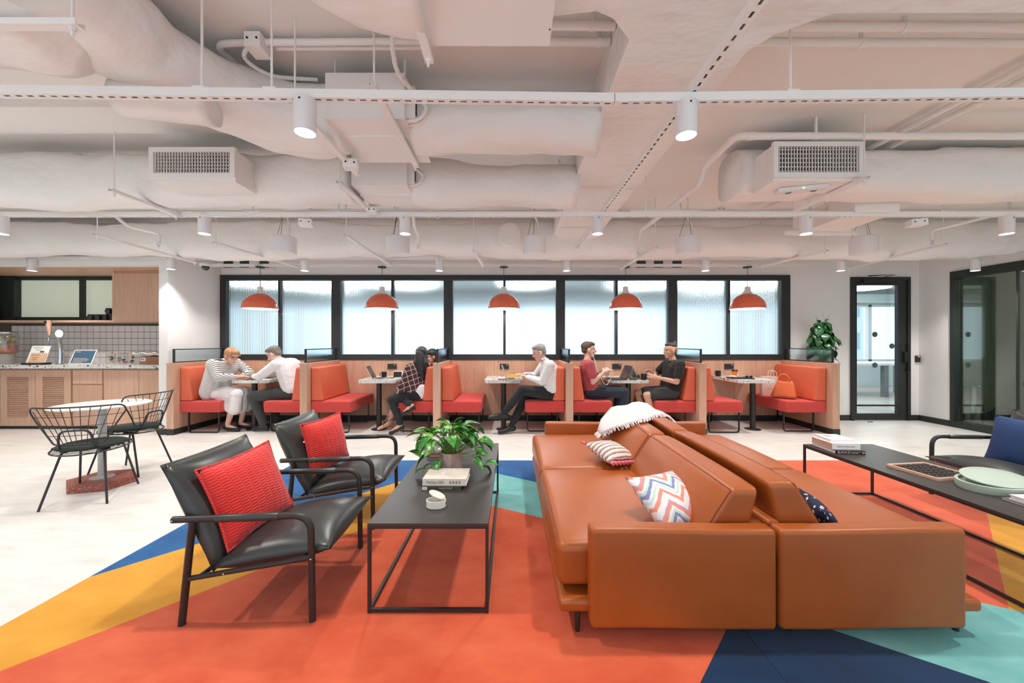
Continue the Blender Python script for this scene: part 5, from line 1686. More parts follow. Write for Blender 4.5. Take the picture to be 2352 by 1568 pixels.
# ------------------------------------------------------------------ booth table things
TT = .75
def mug_mesh():
    body = MB().lathe([(.037, 0), (.040, .004), (.040, .093), (.039, .095), (.036, .095), (.036, .008), (.0, .008)], n=22, cap1=False).mesh('body', 40)
    h = MB().tube([(.039, 0, .075), (.062, 0, .072), (.068, 0, .05), (.060, 0, .028), (.039, 0, .02)], .005, 7).mesh('handle', 60)
    ins = MB().lathe([(.0363, .093), (.0405, .0955), (.0365, .0962)], n=22, cap0=False, cap1=False).mesh('rim', 60)
    return body, h, ins
def mug_mat():
    t = NT('black_mug_with_lettering')
    v = t.coord()
    tc = t.n('SeparateXYZ'); t.l(v, tc.inputs[0])
    band = t.math('MULTIPLY', t.math('GREATER_THAN', tc.outputs[2], .018), t.math('LESS_THAN', tc.outputs[2], .08))
    wv = t.n('TexWave', wave_type='RINGS', i_Scale=14.0, i_Distortion=9.0, i_Detail=2.0); wv.inputs['Detail Scale'].default_value = 6.0
    t.l(v, wv.inputs['Vector'])
    ink = t.math('MULTIPLY', t.math('GREATER_THAN', wv.outputs['Fac'], .86), band)
    t.col(t.mix(ink, (.018, .018, .019, 1), (.75, .75, .73, 1))); t.set(Roughness=.25)
    return t.m
MUGM = mug_mat(); MBODY, MHANDLE, MRIM = mug_mesh()
BLACK_GLAZE = plain('black_glaze', srgb(30, 29, 29), .25, var=0)
def mug(label, x, y, z, rz, plainmug=False, group=None):
    t = thing('mug', label, 'mug', (x, y, z), rz, group)
    link('body', MBODY, BLACK_GLAZE if plainmug else MUGM, t); link('handle', MHANDLE, BLACK_GLAZE, t); link('rim', MRIM, PAPER if plainmug else BLACK_GLAZE, t)
MUG_B = BLACK_GLAZE
mug('black mug on the second booth table behind the laptop', -2.005, 5.98, TT, pi, True)
mug('black mug with white lettering on the fourth booth table', 1.965, 5.618, TT, .1)
mug('black mug on the last booth table by the panelling', 3.40, 6.22, TT, pi*.6, True)
for i in range(4):
    mug('black lettered mug in the bottom row on the shelf, %s from the left' % ORD[i], -6.62+.115*i, 5.972, 1.653, pi if i == 0 else .6, group='shelf mugs')
mug('black lettered mug stacked on top of the shelf row', -6.335, 5.972, 1.7495, pi, group='shelf mugs')
mug('black lettered mug stacked on top, half hidden by the wall cabinet', -6.215, 5.975, 1.7495, .5, group='shelf mugs')
mug('black lettered mug in the bottom row half hidden by the cabinet', -6.16, 5.975, 1.653, .3, group='shelf mugs')

SILVER = plain('silver_aluminium', srgb(196, 198, 200), .35, .7, var=.02)
DARKSHELL = plain('dark_laptop_shell', srgb(44, 44, 44), .45, var=.05)
KEYS = plain('laptop_keys', srgb(60, 62, 64), .6, var=0)
def screen_mat(name, a, b):
    t = NT(name)
    v = t.coord()
    br = t.n('TexBrick', i_Scale=9.0); t.l(v, br.inputs['Vector'])
    br.inputs['Color1'].default_value = a; br.inputs['Color2'].default_value = b; br.inputs['Mortar'].default_value = a
    t.col((.02, .02, .02, 1)); t.l(br.outputs['Color'], t.b.inputs['Emission Color']); t.b.inputs['Emission Strength'].default_value = .35
    t.set(Roughness=.2)
    return t.m
SCR = screen_mat('laptop_screen', srgb(120, 86, 78), srgb(40, 60, 72))
def laptop(label, x, y, z, rz, shell, open_deg=108, w=.31, d=.215, screen=None):
    """hinge line at local y=+d/2 ; keyboard side towards -y"""
    t = thing('laptop', label, 'laptop', (x, y, z), rz)
    part('base', MB().box(-w/2, -d/2, 0, w/2, d/2, .012), shell, t, bevel=.003)
    part('keyboard', MB().box(-w/2+.02, -.02, .0121, w/2-.02, d/2-.02, .0135), KEYS, t)
    part('touchpad', MB().box(-.05, -d/2+.012, .0121, .05, -.03, .0127), shell, t)
    M = Matrix.Translation((0, d/2, .010)) @ Matrix.Rotation(radians(open_deg-90), 4, 'X').inverted()
    mb = MB(); mb.M = M; mb.box(-w/2, -.004, 0, w/2, .003, d)
    l = part('lid', mb, shell, t, bevel=.002, seg=1)
    mb = MB(); mb.M = M; mb.box(-w/2+.012, -.0052, .014, w/2-.012, -.0042, d-.010)
    part('screen', mb, screen or SCR, l)
laptop('silver laptop open on the second booth table', -1.97, 5.78, TT, pi/2+.15, SILVER, 118)
laptop('silver laptop the man in white shirt types on', .035, 5.70, TT, pi/2+.1, SILVER, 108)
laptop('black laptop open on the fourth booth table', 1.585, 5.72, TT, -pi/2+.05, DARKSHELL, 114)
def sheet(name, label, cat, poly, z, h, mat, **kw): return single(name, MB().prism(poly, z, z+h), mat, label, cat, **kw)
def rect(cx, cy, w, d, a=0):
    c, s = cos(a), sin(a)
    return [(cx+u*c-v*s, cy+u*s+v*c) for u, v in ((-w/2, -d/2), (w/2, -d/2), (w/2, d/2), (-w/2, d/2))]
# first booth: dark tablet, propped open folder
t = thing('tablet', 'dark tablet lying on the first booth table', 'tablet', (-3.88, 5.66, TT), .1)
part('body', MB().box(-.09, -.06, 0, .09, .06, .008), DARKSHELL, t, bevel=.003)
part('screen', MB().box(-.082, -.052, .008, .082, .052, .0088), plain('dark_screen', srgb(52, 60, 62), .15, var=0), t)
t = thing('open_folder', 'white sheets held open on the first booth table', 'document', (-3.80, 5.88, TT))
mb = MB(); mb.M = Matrix.Translation((.02, .03, .001)) @ Matrix.Rotation(radians(-38), 4, 'Y')
mb.box(-.0, -.10, 0, .24, .10, .002)
part('raised_sheet', mb, PAPER, t)
part('flat_sheet', MB().box(-.16, -.09, 0, .02, .12, .002), PAPER, t)
# second booth: tablet in white frame, phone
t = thing('picture_stand', 'small white framed screen standing on the second booth table', 'tablet', (-1.80, 6.02, TT), radians(6))
mb = MB(); mb.M = Matrix.Rotation(radians(-12), 4, 'X'); mb.box(-.075, 0, 0, .075, .008, .105)
part('frame', mb, PLASTIC_WHITE, t)
mb = MB(); mb.M = Matrix.Rotation(radians(-12), 4, 'X'); mb.box(-.070, -.001, .004, .058, 0, .092)
part('screen', mb, plain('dark_glossy_screen', srgb(36, 38, 36), .15, var=.2, vscale=30), t)
sheet('phone', 'black phone lying on the second booth table', 'phone', rect(-1.90, 5.90, .15, .075, .1), TT, .008, BLACK_GLAZE, bevel=.002)
# third booth
sheet('phone', 'red cased phone behind the silver laptop on the third booth table', 'phone', rect(-.13, 5.66, .13, .07, .05), TT, .009, COVER_RED, bevel=.002)
book('notebook', 'yellow notebook pad on the third booth table', -.08, .14, 6.06, 6.20, TT, .03, plain('yellow_cover', srgb(232, 176, 70), .6), cat='notebook')
t = thing('headset_case', 'small white case with black inside on the third booth table', 'case', (-.14, 5.98, TT))
part('shell', MB().box(-.05, -.03, 0, .05, .03, .02), PLASTIC_WHITE, t, bevel=.006); part('inlay', MB().box(-.03, -.018, .02, .03, .018, .024), INK, t)
# fourth booth
t = thing('tablet_computer', 'grey tablet propped on its kickstand on the fourth booth table', 'tablet', (1.87, 5.87, TT))
GREYGREEN = plain('grey_tablet_shell', srgb(140, 148, 138), .4, var=.03)
mb = MB(); mb.M = Matrix.Translation((.055, 0, .002)) @ Matrix.Rotation(radians(-26), 4, 'Y'); mb.box(0, -.14, 0, .008, .14, .19)
part('display_body', mb, GREYGREEN, t, bevel=.002, seg=1)
mb = MB(); mb.M = Matrix.Translation((-.070, 0, .002)) @ Matrix.Rotation(radians(26), 4, 'Y'); mb.box(0, -.135, 0, .003, .135, .115)
part('kickstand', mb, GREYGREEN, t)
part('keyboard', MB().box(.06, -.14, 0, .24, .14, .006), DARKSHELL, t)
t = thing('tumbler', 'water glass behind the black laptop', 'glass', (1.53, 6.02, TT))
GLASSY = clear_glass('drinking_glass', (.90, .93, .93, 1), .12)
part('wall', MB().lathe([(.028, 0), (.034, .11), (.032, .11), (.027, .006)], n=20), GLASSY, t, smooth=60)
t = thing('spectacle_case', 'grey glasses case in front of the tablet', 'case', (1.82, 5.63, TT))
part('shell', MB().rcube((0, 0, .016), (.055, .024, .016), .014, 3, 2), plain('case_grey_green', srgb(74, 82, 76), .4), t, smooth=180)
t = thing('headphones', 'black headphones lying behind the tablet', 'headphones', (1.93, 5.98, TT))
part('band', MB().tube(arc((0, 0, .02), .075, 0, 180, 12), .007, 7), BLACK_GLAZE, t, smooth=60)
for s in (-1, 1): part('ear_cup', MB().ell((.075*s, -.01, .026), (.02, .032, .026), 12, 8), BLACK_GLAZE, t, smooth=180)
cable('white earphone cable hanging off the fourth booth table', [(1.185, 5.632, 1.19), (1.215, 5.60, 1.10), (1.24, 5.565, 1.0), (1.28, 5.53, .86), (1.34, 5.50, .72), (1.39, 5.50, .69), (1.44, 5.53, .755), (1.48, 5.58, .772)], .0035, PLASTIC_WHITE, 'earphone_cable')
# last booth
t = thing('takeaway_cup', 'orange paper coffee cup with black lid on the last booth table', 'cup', (3.60, 6.10, TT))
part('cup', MB().lathe([(.030, 0), (.042, .095)], n=22), plain('orange_paper_cup', srgb(240, 128, 50), .5), t, smooth=40)
part('lid', MB().lathe([(.046, .094), (.046, .102), (.040, .108), (.038, .118), (.03, .119)], n=22), BLACK_GLAZE, t, smooth=40)
part('print_mark', MB().box(.012, -.041, .03, .028, -.0365, .05), PAPER, t)
t = thing('closed_laptop', 'closed dark laptop on the last booth table', 'laptop', (3.53, 5.84, TT), radians(-6))
part('body', MB().box(-.16, -.11, 0, .16, .11, .018), DARKSHELL, t, bevel=.004)
t = thing('sunglasses', 'dark sunglasses lying on the closed laptop', 'sunglasses', (3.62, 5.765, TT+.018))
for s in (-1, 1):
    part('lens', MB().ell((.032*s, 0, .016), (.027, .004, .017), 12, 6), BLACK_GLAZE, t, smooth=180)
    part('temple', MB().tube([(.058*s, 0, .02), (.055*s, .06, .008), (.02*s, .075, .004)], .003, 5), BLACK_GLAZE, t)
t = thing('napkin', 'crumpled white napkin beside the orange cup', 'napkin', (3.50, 6.02, TT))
def crumple(p): return (p.x, p.y, p.z*(1+.6*sin(40*p.x)*sin(33*p.y)))
part('tissue', MB().rcube((0, 0, .014), (.07, .045, .012), .01, 2, 6, crumple), PAPER, t, smooth=60)
# handbag and paper bag on the last bench
BAGOR = leather('orange_bag_leather', srgb(226, 104, 56), srgb(238, 122, 72), .45)
t = thing('handbag', 'soft orange leather tote bag on the last bench', 'handbag', (4.11, 5.70, .466), radians(-38))
def bagfn(p):
    k = (p.z+.13)/.26
    return (p.x*(1-.42*k) + .012*sin(9*p.z), p.y*(1-.55*k), p.z*(1 - .10*cos(p.x*14)*k))
part('body', MB().rcube((0, 0, .132), (.17, .085, .13), .05, 3, 5, bagfn), BAGOR, t, smooth=180)
for s in (-1, 1):
    part('handle', MB().tube(rounded([(-.075, .03*s, .235), (-.07, .035*s, .34), (0, .04*s, .37), (.055, .035*s, .33), (.065, .03*s, .235)], .07, 5), .007, 7), BAGOR, t, smooth=60)
part('base_seam', MB().tube([(-.15, -.086, .02), (0, -.088, .018), (.15, -.086, .02)], .004, 5), STITCH, t)
t = thing('paper_bag', 'white paper carrier bag leaning on the last bench', 'paper bag', (4.11, 6.04, .466), radians(-14))
KRAFT = plain('pale_paper_bag', srgb(232, 212, 200), .7, var=.03)
part('body', MB().box(-.11, -.045, 0, .11, .045, .30), KRAFT, t, bevel=.004)
part('handle', MB().tube(rounded([(.0, -.046, .28), (.01, -.046, .38), (.06, -.046, .40), (.09, -.046, .36), (.09, -.046, .28)], .04, 4), .005, 6), KRAFT, t, smooth=60)
part('handle', MB().tube(rounded([(-.0, .046, .28), (.01, .046, .38), (.06, .046, .40), (.09, .046, .36), (.09, .046, .28)], .04, 4), .005, 6), KRAFT, t, smooth=60)
part('bow_print', MB().tube([(-.04, -.0465, .12), (-.01, -.0465, .10), (.0, -.0465, .13), (.01, -.0465, .10), (.04, -.0465, .12)], .003, 4), INK_PALE, t)

# ------------------------------------------------------------------ kitchenette worktop things
WT = .966
t = thing('drinks_dispenser', 'glass drinks dispenser with orange fruit at the left edge of the worktop', 'dispenser', (-7.98, 5.98, WT))
part('stand', MB().lathe([(.10, 0), (.10, .13), (.09, .16)], n=24), plain('grey_stand', srgb(180, 172, 164), .5), t, smooth=40)
part('jar', MB().lathe([(.10, .16), (.135, .19), (.14, .46), (.12, .48), (.117, .475), (.135, .44), (.13, .2), (.09, .17)], n=28, cap1=False), GLASSY, t, smooth=60)
part('lid', MB().lathe([(.125, .48), (.128, .50), (.10, .515)], n=28), CHROME, t, smooth=40)
part('juice', MB().lathe([(.10, .172), (.125, .2), (.125, .30)], n=24), plain('orange_juice', srgb(226, 110, 66), .3), t, smooth=40)
FR1 = plain('orange_slice', srgb(238, 160, 60), .4); FR2 = plain('lemon_slice', srgb(240, 226, 170), .4)
for k in range(14):
    a = k*2.4
    m2 = MB(); m2.M = Matrix.Translation((.08*cos(a), .08*sin(a), .32+.009*k)) @ Matrix.Rotation(a, 4, 'Z') @ Matrix.Rotation(1.2, 4, 'X')
    m2.lathe([(.034, -.004), (.034, .004)], n=14)
    part('fruit_slice', m2, FR1 if k % 3 == 0 else FR2, t)
t = thing('beer_tap', 'curved chrome beer tap with wooden handle and glowing round badge', 'beer tap', (-7.02, 5.84, WT))
part('column', MB().tube([(.07, 0, 0), (.075, 0, .10), (.075, 0, .25), (.05, 0, .38), (.01, 0, .43)], [.035, .03, .026, .024, .02], 14), CHROME, t, smooth=60)
part('foot', MB().lathe([(.05, 0), (.045, .02)], (.07, 0, 0), 18), CHROME, t, smooth=40)
part('spout', MB().tube(rounded([(.01, 0, .435), (-.11, 0, .435), (-.11, 0, .36)], .02), .012, 8), CHROME, t, smooth=60)
part('tap_handle', MB().tube([(-.10, 0, .45), (-.10, 0, .50), (-.11, 0, .60), (-.115, 0, .68)], [.012, .02, .03, .036], 10), OAK, t, smooth=60)
part('handle_badge', MB().box(-.14, -.038, .63, -.10, -.033, .67), GREEN_FRAME, t)
m2 = MB(); m2.M = Matrix.Translation((.085, -.02, .475)) @ Matrix.Rotation(pi/2, 4, 'X')
m2.lathe([(.062, -.01), (.062, .008)], n=26); part('badge_housing', m2, CHROME, t, smooth=40)
m2 = MB(); m2.M = Matrix.Translation((.085, -.03, .475)) @ Matrix.Rotation(pi/2, 4, 'X')
m2.lathe([(.055, -.002), (.055, .002)], n=26); part('glowing_badge', m2, glow('badge_glow', (.85, .93, 1), 8), t)
t = thing('leaflet_stand', 'leaflets leaning in a black tray beside the beer tap', 'leaflet stand', (-7.24, 5.79, WT), radians(2))
part('tray', MB().box(-.17, -.06, 0, .14, .06, .03), BLACK_GLAZE, t, bevel=.004)
mb = MB(); mb.M = Matrix.Translation((0, -.02, .03)) @ Matrix.Rotation(radians(-18), 4, 'X'); mb.box(-.15, 0, 0, .13, .004, .27)
part('poster', mb, PAPER, t)
mb = MB(); mb.M = Matrix.Translation((0, -.03, .03)) @ Matrix.Rotation(radians(-18), 4, 'X'); mb.box(-.11, 0, 0, .12, .003, .155)
part('leaflet', mb, plain('tan_leaflet', srgb(222, 178, 144), .7), t)
for k, (a, z) in enumerate(((.10, .235), (.06, .20), (.08, .12), (.06, .08), (.05, .05))):
    mb = MB(); mb.M = Matrix.Translation((-.01, -.033 if z < .16 else -.023, .03)) @ Matrix.Rotation(radians(-18), 4, 'X'); mb.box(-a, 0, z, a*.4, .001, z+.008)
    part('print_line', mb, INK_GREY, t)
mb = MB(); mb.M = Matrix.Translation((0, -.023, .03)) @ Matrix.Rotation(radians(-18), 4, 'X'); mb.box(.0, 0, .165, .06, .001, .185)
part('print_drawing', mb, INK, t)
t = thing('counter_sign', 'blue menu card in a clear slanted holder on the worktop', 'sign', (-6.74, 5.98, WT), radians(2))
M2 = Matrix.Translation((0, -.05, .004)) @ Matrix.Rotation(radians(-22), 4, 'X')
mb = MB(); mb.M = M2; mb.box(-.185, 0, 0, .165, .006, .235); part('holder', mb, PLASTIC_WHITE, t, bevel=.003)
mb = MB(); mb.M = M2; mb.box(-.165, -.0015, .012, .145, 0, .222); part('card', mb, plain('blue_card', srgb(72, 104, 128), .25, var=.06), t)
for k, (a, z) in enumerate(((.06, .195), (.20, .085), (.24, .065), (.22, .045), (.15, .025))):
    mb = MB(); mb.M = M2; mb.box(-.14, -.0025, z, -.14+a, -.0015, z+.009); part('print_line', mb, INK_PALE, t)
JARM = clear_glass('jar_glass', (.93, .92, .90, 1), .14)
for i in range(4):
    t = thing('storage_jar', 'square glass jar of tea sachets on the worktop, %s from the left' % ORD[i], 'jar', (-6.36+.10*i, 6.02 + (.03 if i % 2 else 0), WT), group='glass jars on the worktop')
    part('glass', MB().rcube((0, 0, .082), (.046, .046, .082), .012, 2, 1), JARM, t, smooth=60)
    part('lid', MB().box(-.046, -.046, .164, .046, .046, .178), OAK if i != 2 else CHROME, t, bevel=.003)
    rj = random.Random(i)
    for q in range(5):
        m2 = MB(); m2.M = Matrix.Translation((rj.uniform(-.015, .015), rj.uniform(-.015, .015), .025+.022*q)) @ Matrix.Rotation(rj.uniform(0, 3), 4, 'Z')
        m2.box(-.02, -.012, -.01, .02, .012, .01)
        part('sachet', m2, [PAPER, COVER_CREAM, COVER_RED, COVER_GREY, INK][(q+i) % 5], t)
t = thing('wall_socket', 'black power socket on the tiled splashback', 'socket', (-6.02, KB-.013, 1.03))
part('plate', MB().box(-.075, -.012, 0, .075, 0, .088), BLACK_GLAZE, t, bevel=.003); part('indicator_light', MB().box(.02, -.0135, .064, .05, -.012, .074), PLASTIC_WHITE, t)
t = thing('cardboard_box', 'brown cardboard box with a label at the right end of the worktop', 'box', (-5.52, 5.98, WT), radians(-3))
part('carton', MB().box(-.22, -.14, 0, .30, .16, .12), plain('brown_card', srgb(170, 118, 94), .85, var=.06), t, bevel=.003, seg=1)
part('sticker', MB().box(-.205, -.1415, .05, -.115, -.14, .105), PAPER, t)
part('print_mark', MB().box(-.19, -.143, .07, -.14, -.1414, .09), INK_GREY, t)
t = thing('foil_tray', 'shiny foil tray resting on the brown cardboard box', 'foil tray', (-5.52, 5.98, WT+.124))
def foil(p): return (p.x, p.y, p.z + .012*sin(34*p.x)*sin(29*p.y))
part('foil', MB().rcube((-.03, 0, .035), (.30, .15, .026), .02, 3, 10, foil), plain('crinkled_foil', srgb(220, 218, 216), .25, .85, var=.05, vscale=14), t, smooth=35)
# ================================================================== PEOPLE
def skin_mat(name, c):
    t = NT(name)
    v = t.coord()
    t.col(t.mix(t.noise(v, 18, 3), shade(c, .94), shade(c, 1.04)))
    t.set(Roughness=.5)
    t.b.inputs['Subsurface Weight'].default_value = .12
    t.b.inputs['Subsurface Radius'].default_value = (.01, .004, .002)
    t.b.inputs['Subsurface Scale'].default_value = .5
    return t.m
SKIN_PINK = skin_mat('pink_fair_skin', srgb(226, 178, 160))
SKIN_TAN = skin_mat('light_tan_skin', srgb(220, 172, 146))
SKIN_FAIR = skin_mat('fair_skin', srgb(228, 186, 166))
def folds(name, col, rough=.85, amt=.5, sc=7, col2=None):
    t = NT(name)
    v = t.coord()
    t.col(t.mix(t.noise(v, 20, 3), shade(col, .95), col2 or shade(col, 1.04)))
    t.set(Roughness=rough); t.b.inputs['Sheen Weight'].default_value = .1
    w = t.noise(t.coord((1, 1, 2.2)), sc, 4, .55)
    t.bump(t.math('ADD', w, t.math('MULTIPLY', t.noise(v, 240, 2), .03)), amt, .03)
    return t.m
SHIRT_WHITE = folds('white_cotton_shirt', srgb(240, 237, 238))
SKIRT_WHITE = folds('white_skirt', srgb(238, 232, 232), amt=.45, sc=9)
TEE_RED = folds('dusty_red_tshirt', srgb(178, 74, 82))
TEE_BLACK = folds('black_tshirt', srgb(30, 30, 31))
TROUSER_GREY = folds('dark_grey_trousers', srgb(62, 65, 66))
TROUSER_BLACK = folds('black_trousers', srgb(30, 32, 34))
JEANS = folds('dark_denim', srgb(38, 50, 62))
SHORTS = folds('charcoal_shorts', srgb(56, 60, 60))
SHOE_BLACK = plain('black_shoe_leather', srgb(28, 28, 29), .28, var=.05)
SOCK = plain('navy_sock', srgb(34, 38, 52), .9)
def hair_mat(name, c, c2):
    t = NT(name)
    f = t.noise(t.coord((3, 3, .6)), 34, 4, .7)
    t.col(t.mix(f, c, c2)); t.set(Roughness=.45)
    t.bump(f, .5, .006)
    return t.m
HAIR_BLOND = hair_mat('strawberry_blond_hair', srgb(150, 104, 68), srgb(196, 148, 104))
HAIR_GREYBR = hair_mat('grey_brown_hair', srgb(92, 84, 78), srgb(138, 128, 122))
HAIR_GREY = hair_mat('grey_hair', srgb(112, 108, 106), srgb(166, 162, 160))
HAIR_BROWN = hair_mat('brown_hair', srgb(62, 50, 40), srgb(96, 80, 66))
HAIR_BLACK = hair_mat('black_hair', srgb(24, 22, 24), srgb(50, 46, 48))
EYE = plain('dark_eye', srgb(46, 36, 32), .2, var=0)
LIP = plain('lip', srgb(186, 110, 104), .45, var=0)
def stripe_knit():
    t = NT('black_and_white_striped_knit')
    v = t.coord()
    sp = t.n('SeparateXYZ'); t.l(v, sp.inputs[0])
    u = t.math('ADD', t.math('MULTIPLY', sp.outputs[2], 1.0), t.math('MULTIPLY', sp.outputs[0], .55))
    u = t.math('ADD', u, t.math('MULTIPLY', t.noise(v, 4, 2), .05))
    f = t.math('FRACT', t.math('MULTIPLY', u, 46))
    t.col(t.mix(t.math('GREATER_THAN', f, .66), srgb(240, 236, 234), srgb(70, 66, 66)))
    t.set(Roughness=.9); t.bump(t.noise(t.coord((1, 1, 2)), 7, 4), .4, .03)
    return t.m
def plaid():
    t = NT('maroon_windowpane_check')
    v = t.coord()
    sp = t.n('SeparateXYZ'); t.l(v, sp.inputs[0])
    wob = t.math('MULTIPLY', t.noise(v, 5, 2), .05)
    a = t.math('ADD', t.math('ADD', sp.outputs[2], t.math('MULTIPLY', sp.outputs[0], -.35)), wob)
    b = t.math('ADD', t.math('ADD', sp.outputs[0], t.math('MULTIPLY', sp.outputs[2], .25)), t.math('MULTIPLY', sp.outputs[1], .8))
    la = t.math('LESS_THAN', t.math('FRACT', t.math('MULTIPLY', a, 13.5)), .09)
    lb = t.math('LESS_THAN', t.math('FRACT', t.math('MULTIPLY', b, 12.0)), .09)
    t.col(t.mix(t.math('MAXIMUM', la, lb), srgb(74, 44, 48), srgb(220, 196, 190)))
    t.set(Roughness=.9); t.bump(t.noise(v, 8, 4), .4, .03)
    return t.m

def blob(name, mb, mat, parent, voxel=.009, it=4, kind=None):
    """one continuous skin grown over overlapping limb volumes"""
    o = part(name, mb, mat, parent, smooth=180, world=True, kind=kind)
    r = o.modifiers.new('skin', 'REMESH'); r.mode = 'VOXEL'; r.voxel_size = voxel; r.use_smooth_shade = True
    if it:
        s = o.modifiers.new('soften', 'SMOOTH'); s.factor = .5; s.iterations = it
    return o
def V(p): return Vector(p)
def head_frame(c, f):
    f = V(f).normalized()
    z = Vector((0, 0, 1)); z = (z - f*z.dot(f)).normalized()
    y = z.cross(f)
    M = Matrix.Identity(4)
    for r in range(3): M[r][0], M[r][1], M[r][2], M[r][3] = f[r], y[r], z[r], c[r]
    return M
def rot3(M): return M.to_3x3()
def hand(mb, w, d, n, side, curl=.5, spread=.10):
    w = V(w); d = V(d).normalized(); n = V(n); n = (n - d*n.dot(d)).normalized(); l = n.cross(d)*side
    R = Matrix((d, l, n)).transposed()
    mb.ell(w+d*.045, (.05, .038, .017), 10, 8, R)
    mb.cap(w-d*.02, w+d*.02, .026, .027, 8)
    for i, (ln, off) in enumerate(((.066, .030), (.074, .010), (.069, -.010), (.054, -.029))):
        dd = (d + l*spread*(1.5-i)*.9).normalized()
        b = w + d*.082 + l*off
        k = b + (dd - n*curl*.35).normalized()*ln*.5
        e = k + (dd - n*curl*1.1).normalized()*ln*.5
        mb.cap(b, k, .0095, .0088, 7); mb.cap(k, e, .0088, .0075, 7)
    b = w + d*.03 + l*.03
    k = b + (d*.7 + l*.75 - n*.25).normalized()*.036
    e = k + (d*.95 + l*.25 - n*.3*curl).normalized()*.032
    mb.cap(b, k, .0125, .011, 7); mb.cap(k, e, .011, .0085, 7)

def person(label, J, skin, top, top_mat, legs, leg_mat, hair, hair_mat_, shoes='shoe', shoe_mat=None, bulk=1.0, glasses=False, hands=None, sleeve='long', soles=True, cat='person', male=True):
    pel, che, nec, hd = V(J['pelvis']), V(J['chest']), V(J['neck']), V(J['head'])
    sh = [V(p) for p in J['sh']]; el = [V(p) for p in J['el']]; wr = [V(p) for p in J['wr']]
    hp = [V(p) for p in J['hip']]; kn = [V(p) for p in J['kn']]; an = [V(p) for p in J['an']]; to = [V(p) for p in J['toe']]
    t = thing('person', label, cat, (pel.x, pel.y, 0))
    lat = (sh[1]-sh[0]).normalized()
    H = head_frame(hd, J['face'])
    b = bulk
    # ---- body
    mb = MB()
    for o in (-.06, 0, .06):
        mb.cap(pel+lat*o, che+lat*o, .10*b, .095*b, 12)
    mb.cap(hp[0], hp[1], .09, .09, 10); mb.cap(sh[0].lerp(sh[1], .1), sh[0].lerp(sh[1], .9), .055, .055, 10)
    mb.cap(che, nec, .08, .055, 10)
    mb.cap(nec, H @ V((-.018, 0, -.06)), .052, .05, 10)
    for i in (0, 1):
        mb.cap(sh[i], el[i], .045*b**.5, .037, 10); 
        m = el[i].lerp(wr[i], .3); mb.cap(el[i], m, .037, .036, 10); mb.cap(m, wr[i], .036, .024, 10)
        mb.cap(hp[i], kn[i], .075, .054, 10)
        m = kn[i].lerp(an[i], .35)
        back = (kn[i]-hp[i]); back.z = 0
        if back.length > 0: back.normalize()
        mb.cap(kn[i], m - back*.012, .052, .052, 10); mb.cap(m - back*.012, an[i], .052, .034, 10)
        mb.cap(an[i] - V((0, 0, .035)) if shoes != 'heel' else an[i], to[i], .032, .024, 10)
    R = rot3(H)
    HP = lambda p: H @ V(p)
    mb.ell(HP((-.012, 0, .032)), (.098, .076, .086), 16, 12, R)
    mb.ell(HP((.026, 0, -.034)), (.064, .057, .082), 14, 10, R)
    mb.ell(HP((.058, 0, -.092)), (.026, .030, .022), 10, 8, R)
    mb.cap(HP((.082, 0, .012)), HP((.104, 0, -.026)), .010, .014, 8)
    mb.ell(HP((.070, 0, .030)), (.020, .052, .013), 10, 8, R)
    mb.ell(HP((.076, 0, -.062)), (.016, .026, .014), 10, 8, R)
    for s in (-1, 1):
        mb.ell(HP((-.004, .080*s, -.006)), (.020, .011, .032), 10, 8, R)
        mb.ell(HP((.062, .036*s, -.018)), (.022, .022, .020), 10, 8, R)
    hs = hands or [None, None]
    for i in (0, 1):
        d = (wr[i]-el[i]); n = V((0, 0, 1)); cu, sp = .5, .10
        if hs[i]:
            if hs[i].get('d'): d = V(hs[i]['d'])
            n = V(hs[i].get('n', n)); cu = hs[i].get('curl', .5)
        side = 1 if (V(J['face']).cross(V((0, 0, 1)))).dot(sh[i]-che) > 0 else -1
        hand(mb, wr[i], d, n, side, cu, sp)
    body = blob('body', mb, skin, t, .0068, 3)
    for s in (-1, 1):
        part('eye', MB().ell(HP((.081, .033*s, .008)), (.007, .013, .006), 8, 6, R), EYE, t, smooth=180, world=True)
        part('eyebrow', MB().cap(HP((.084, .018*s, .028)), HP((.074, .050*s, .030)), .004, .003, 6), hair_mat_, t, smooth=180, world=True)
    part('mouth', MB().cap(HP((.0885, -.018, -.063)), HP((.0885, .018, -.063)), .005, .005, 6), LIP, t, smooth=180, world=True)
    if glasses:
        g_ = MB()
        for s in (-1, 1):
            g_.tube([HP((.100 + .004*cos(2*pi*k/14), .033*s + .024*cos(2*pi*k/14), .004 + .018*sin(2*pi*k/14))) for k in range(14)], .0022, 5, closed=True)
            g_.tube([HP((.098, .057*s, .008)), HP((.0, .088*s, .012))], .0022, 5)
        g_.tube([HP((.102, -.010, .006)), HP((.102, .010, .006))], .0022, 5)
        part('spectacles', g_, BLACK_GLAZE, t, world=True)
    # ---- hair
    mb = MB()
    for kind_, a, c in hair:
        if kind_ == 'e': mb.ell(HP(a), c, 14, 10, R)
        elif kind_ == 'c':
            pts, rs = a, c
            for (p, q, r0, r1) in zip(pts, pts[1:], rs, rs[1:]): mb.cap(HP(p), HP(q), r0, r1, 8)
        elif kind_ == 'w':
            for (p, q, r0, r1) in zip(a, a[1:], c, c[1:]): mb.cap(p, q, r0, r1, 8)
    blob('hair', mb, hair_mat_, t, .0075, 2)
    # ---- clothes
    mb = MB()
    top(mb, dict(pel=pel, che=che, nec=nec, sh=sh, el=el, wr=wr, hp=hp, kn=kn, lat=lat, b=b))
    blob(sleeve, mb, top_mat, t, .0085, 3)
    mb = MB()
    legs(mb, dict(pel=pel, che=che, hp=hp, kn=kn, an=an, lat=lat, b=b))
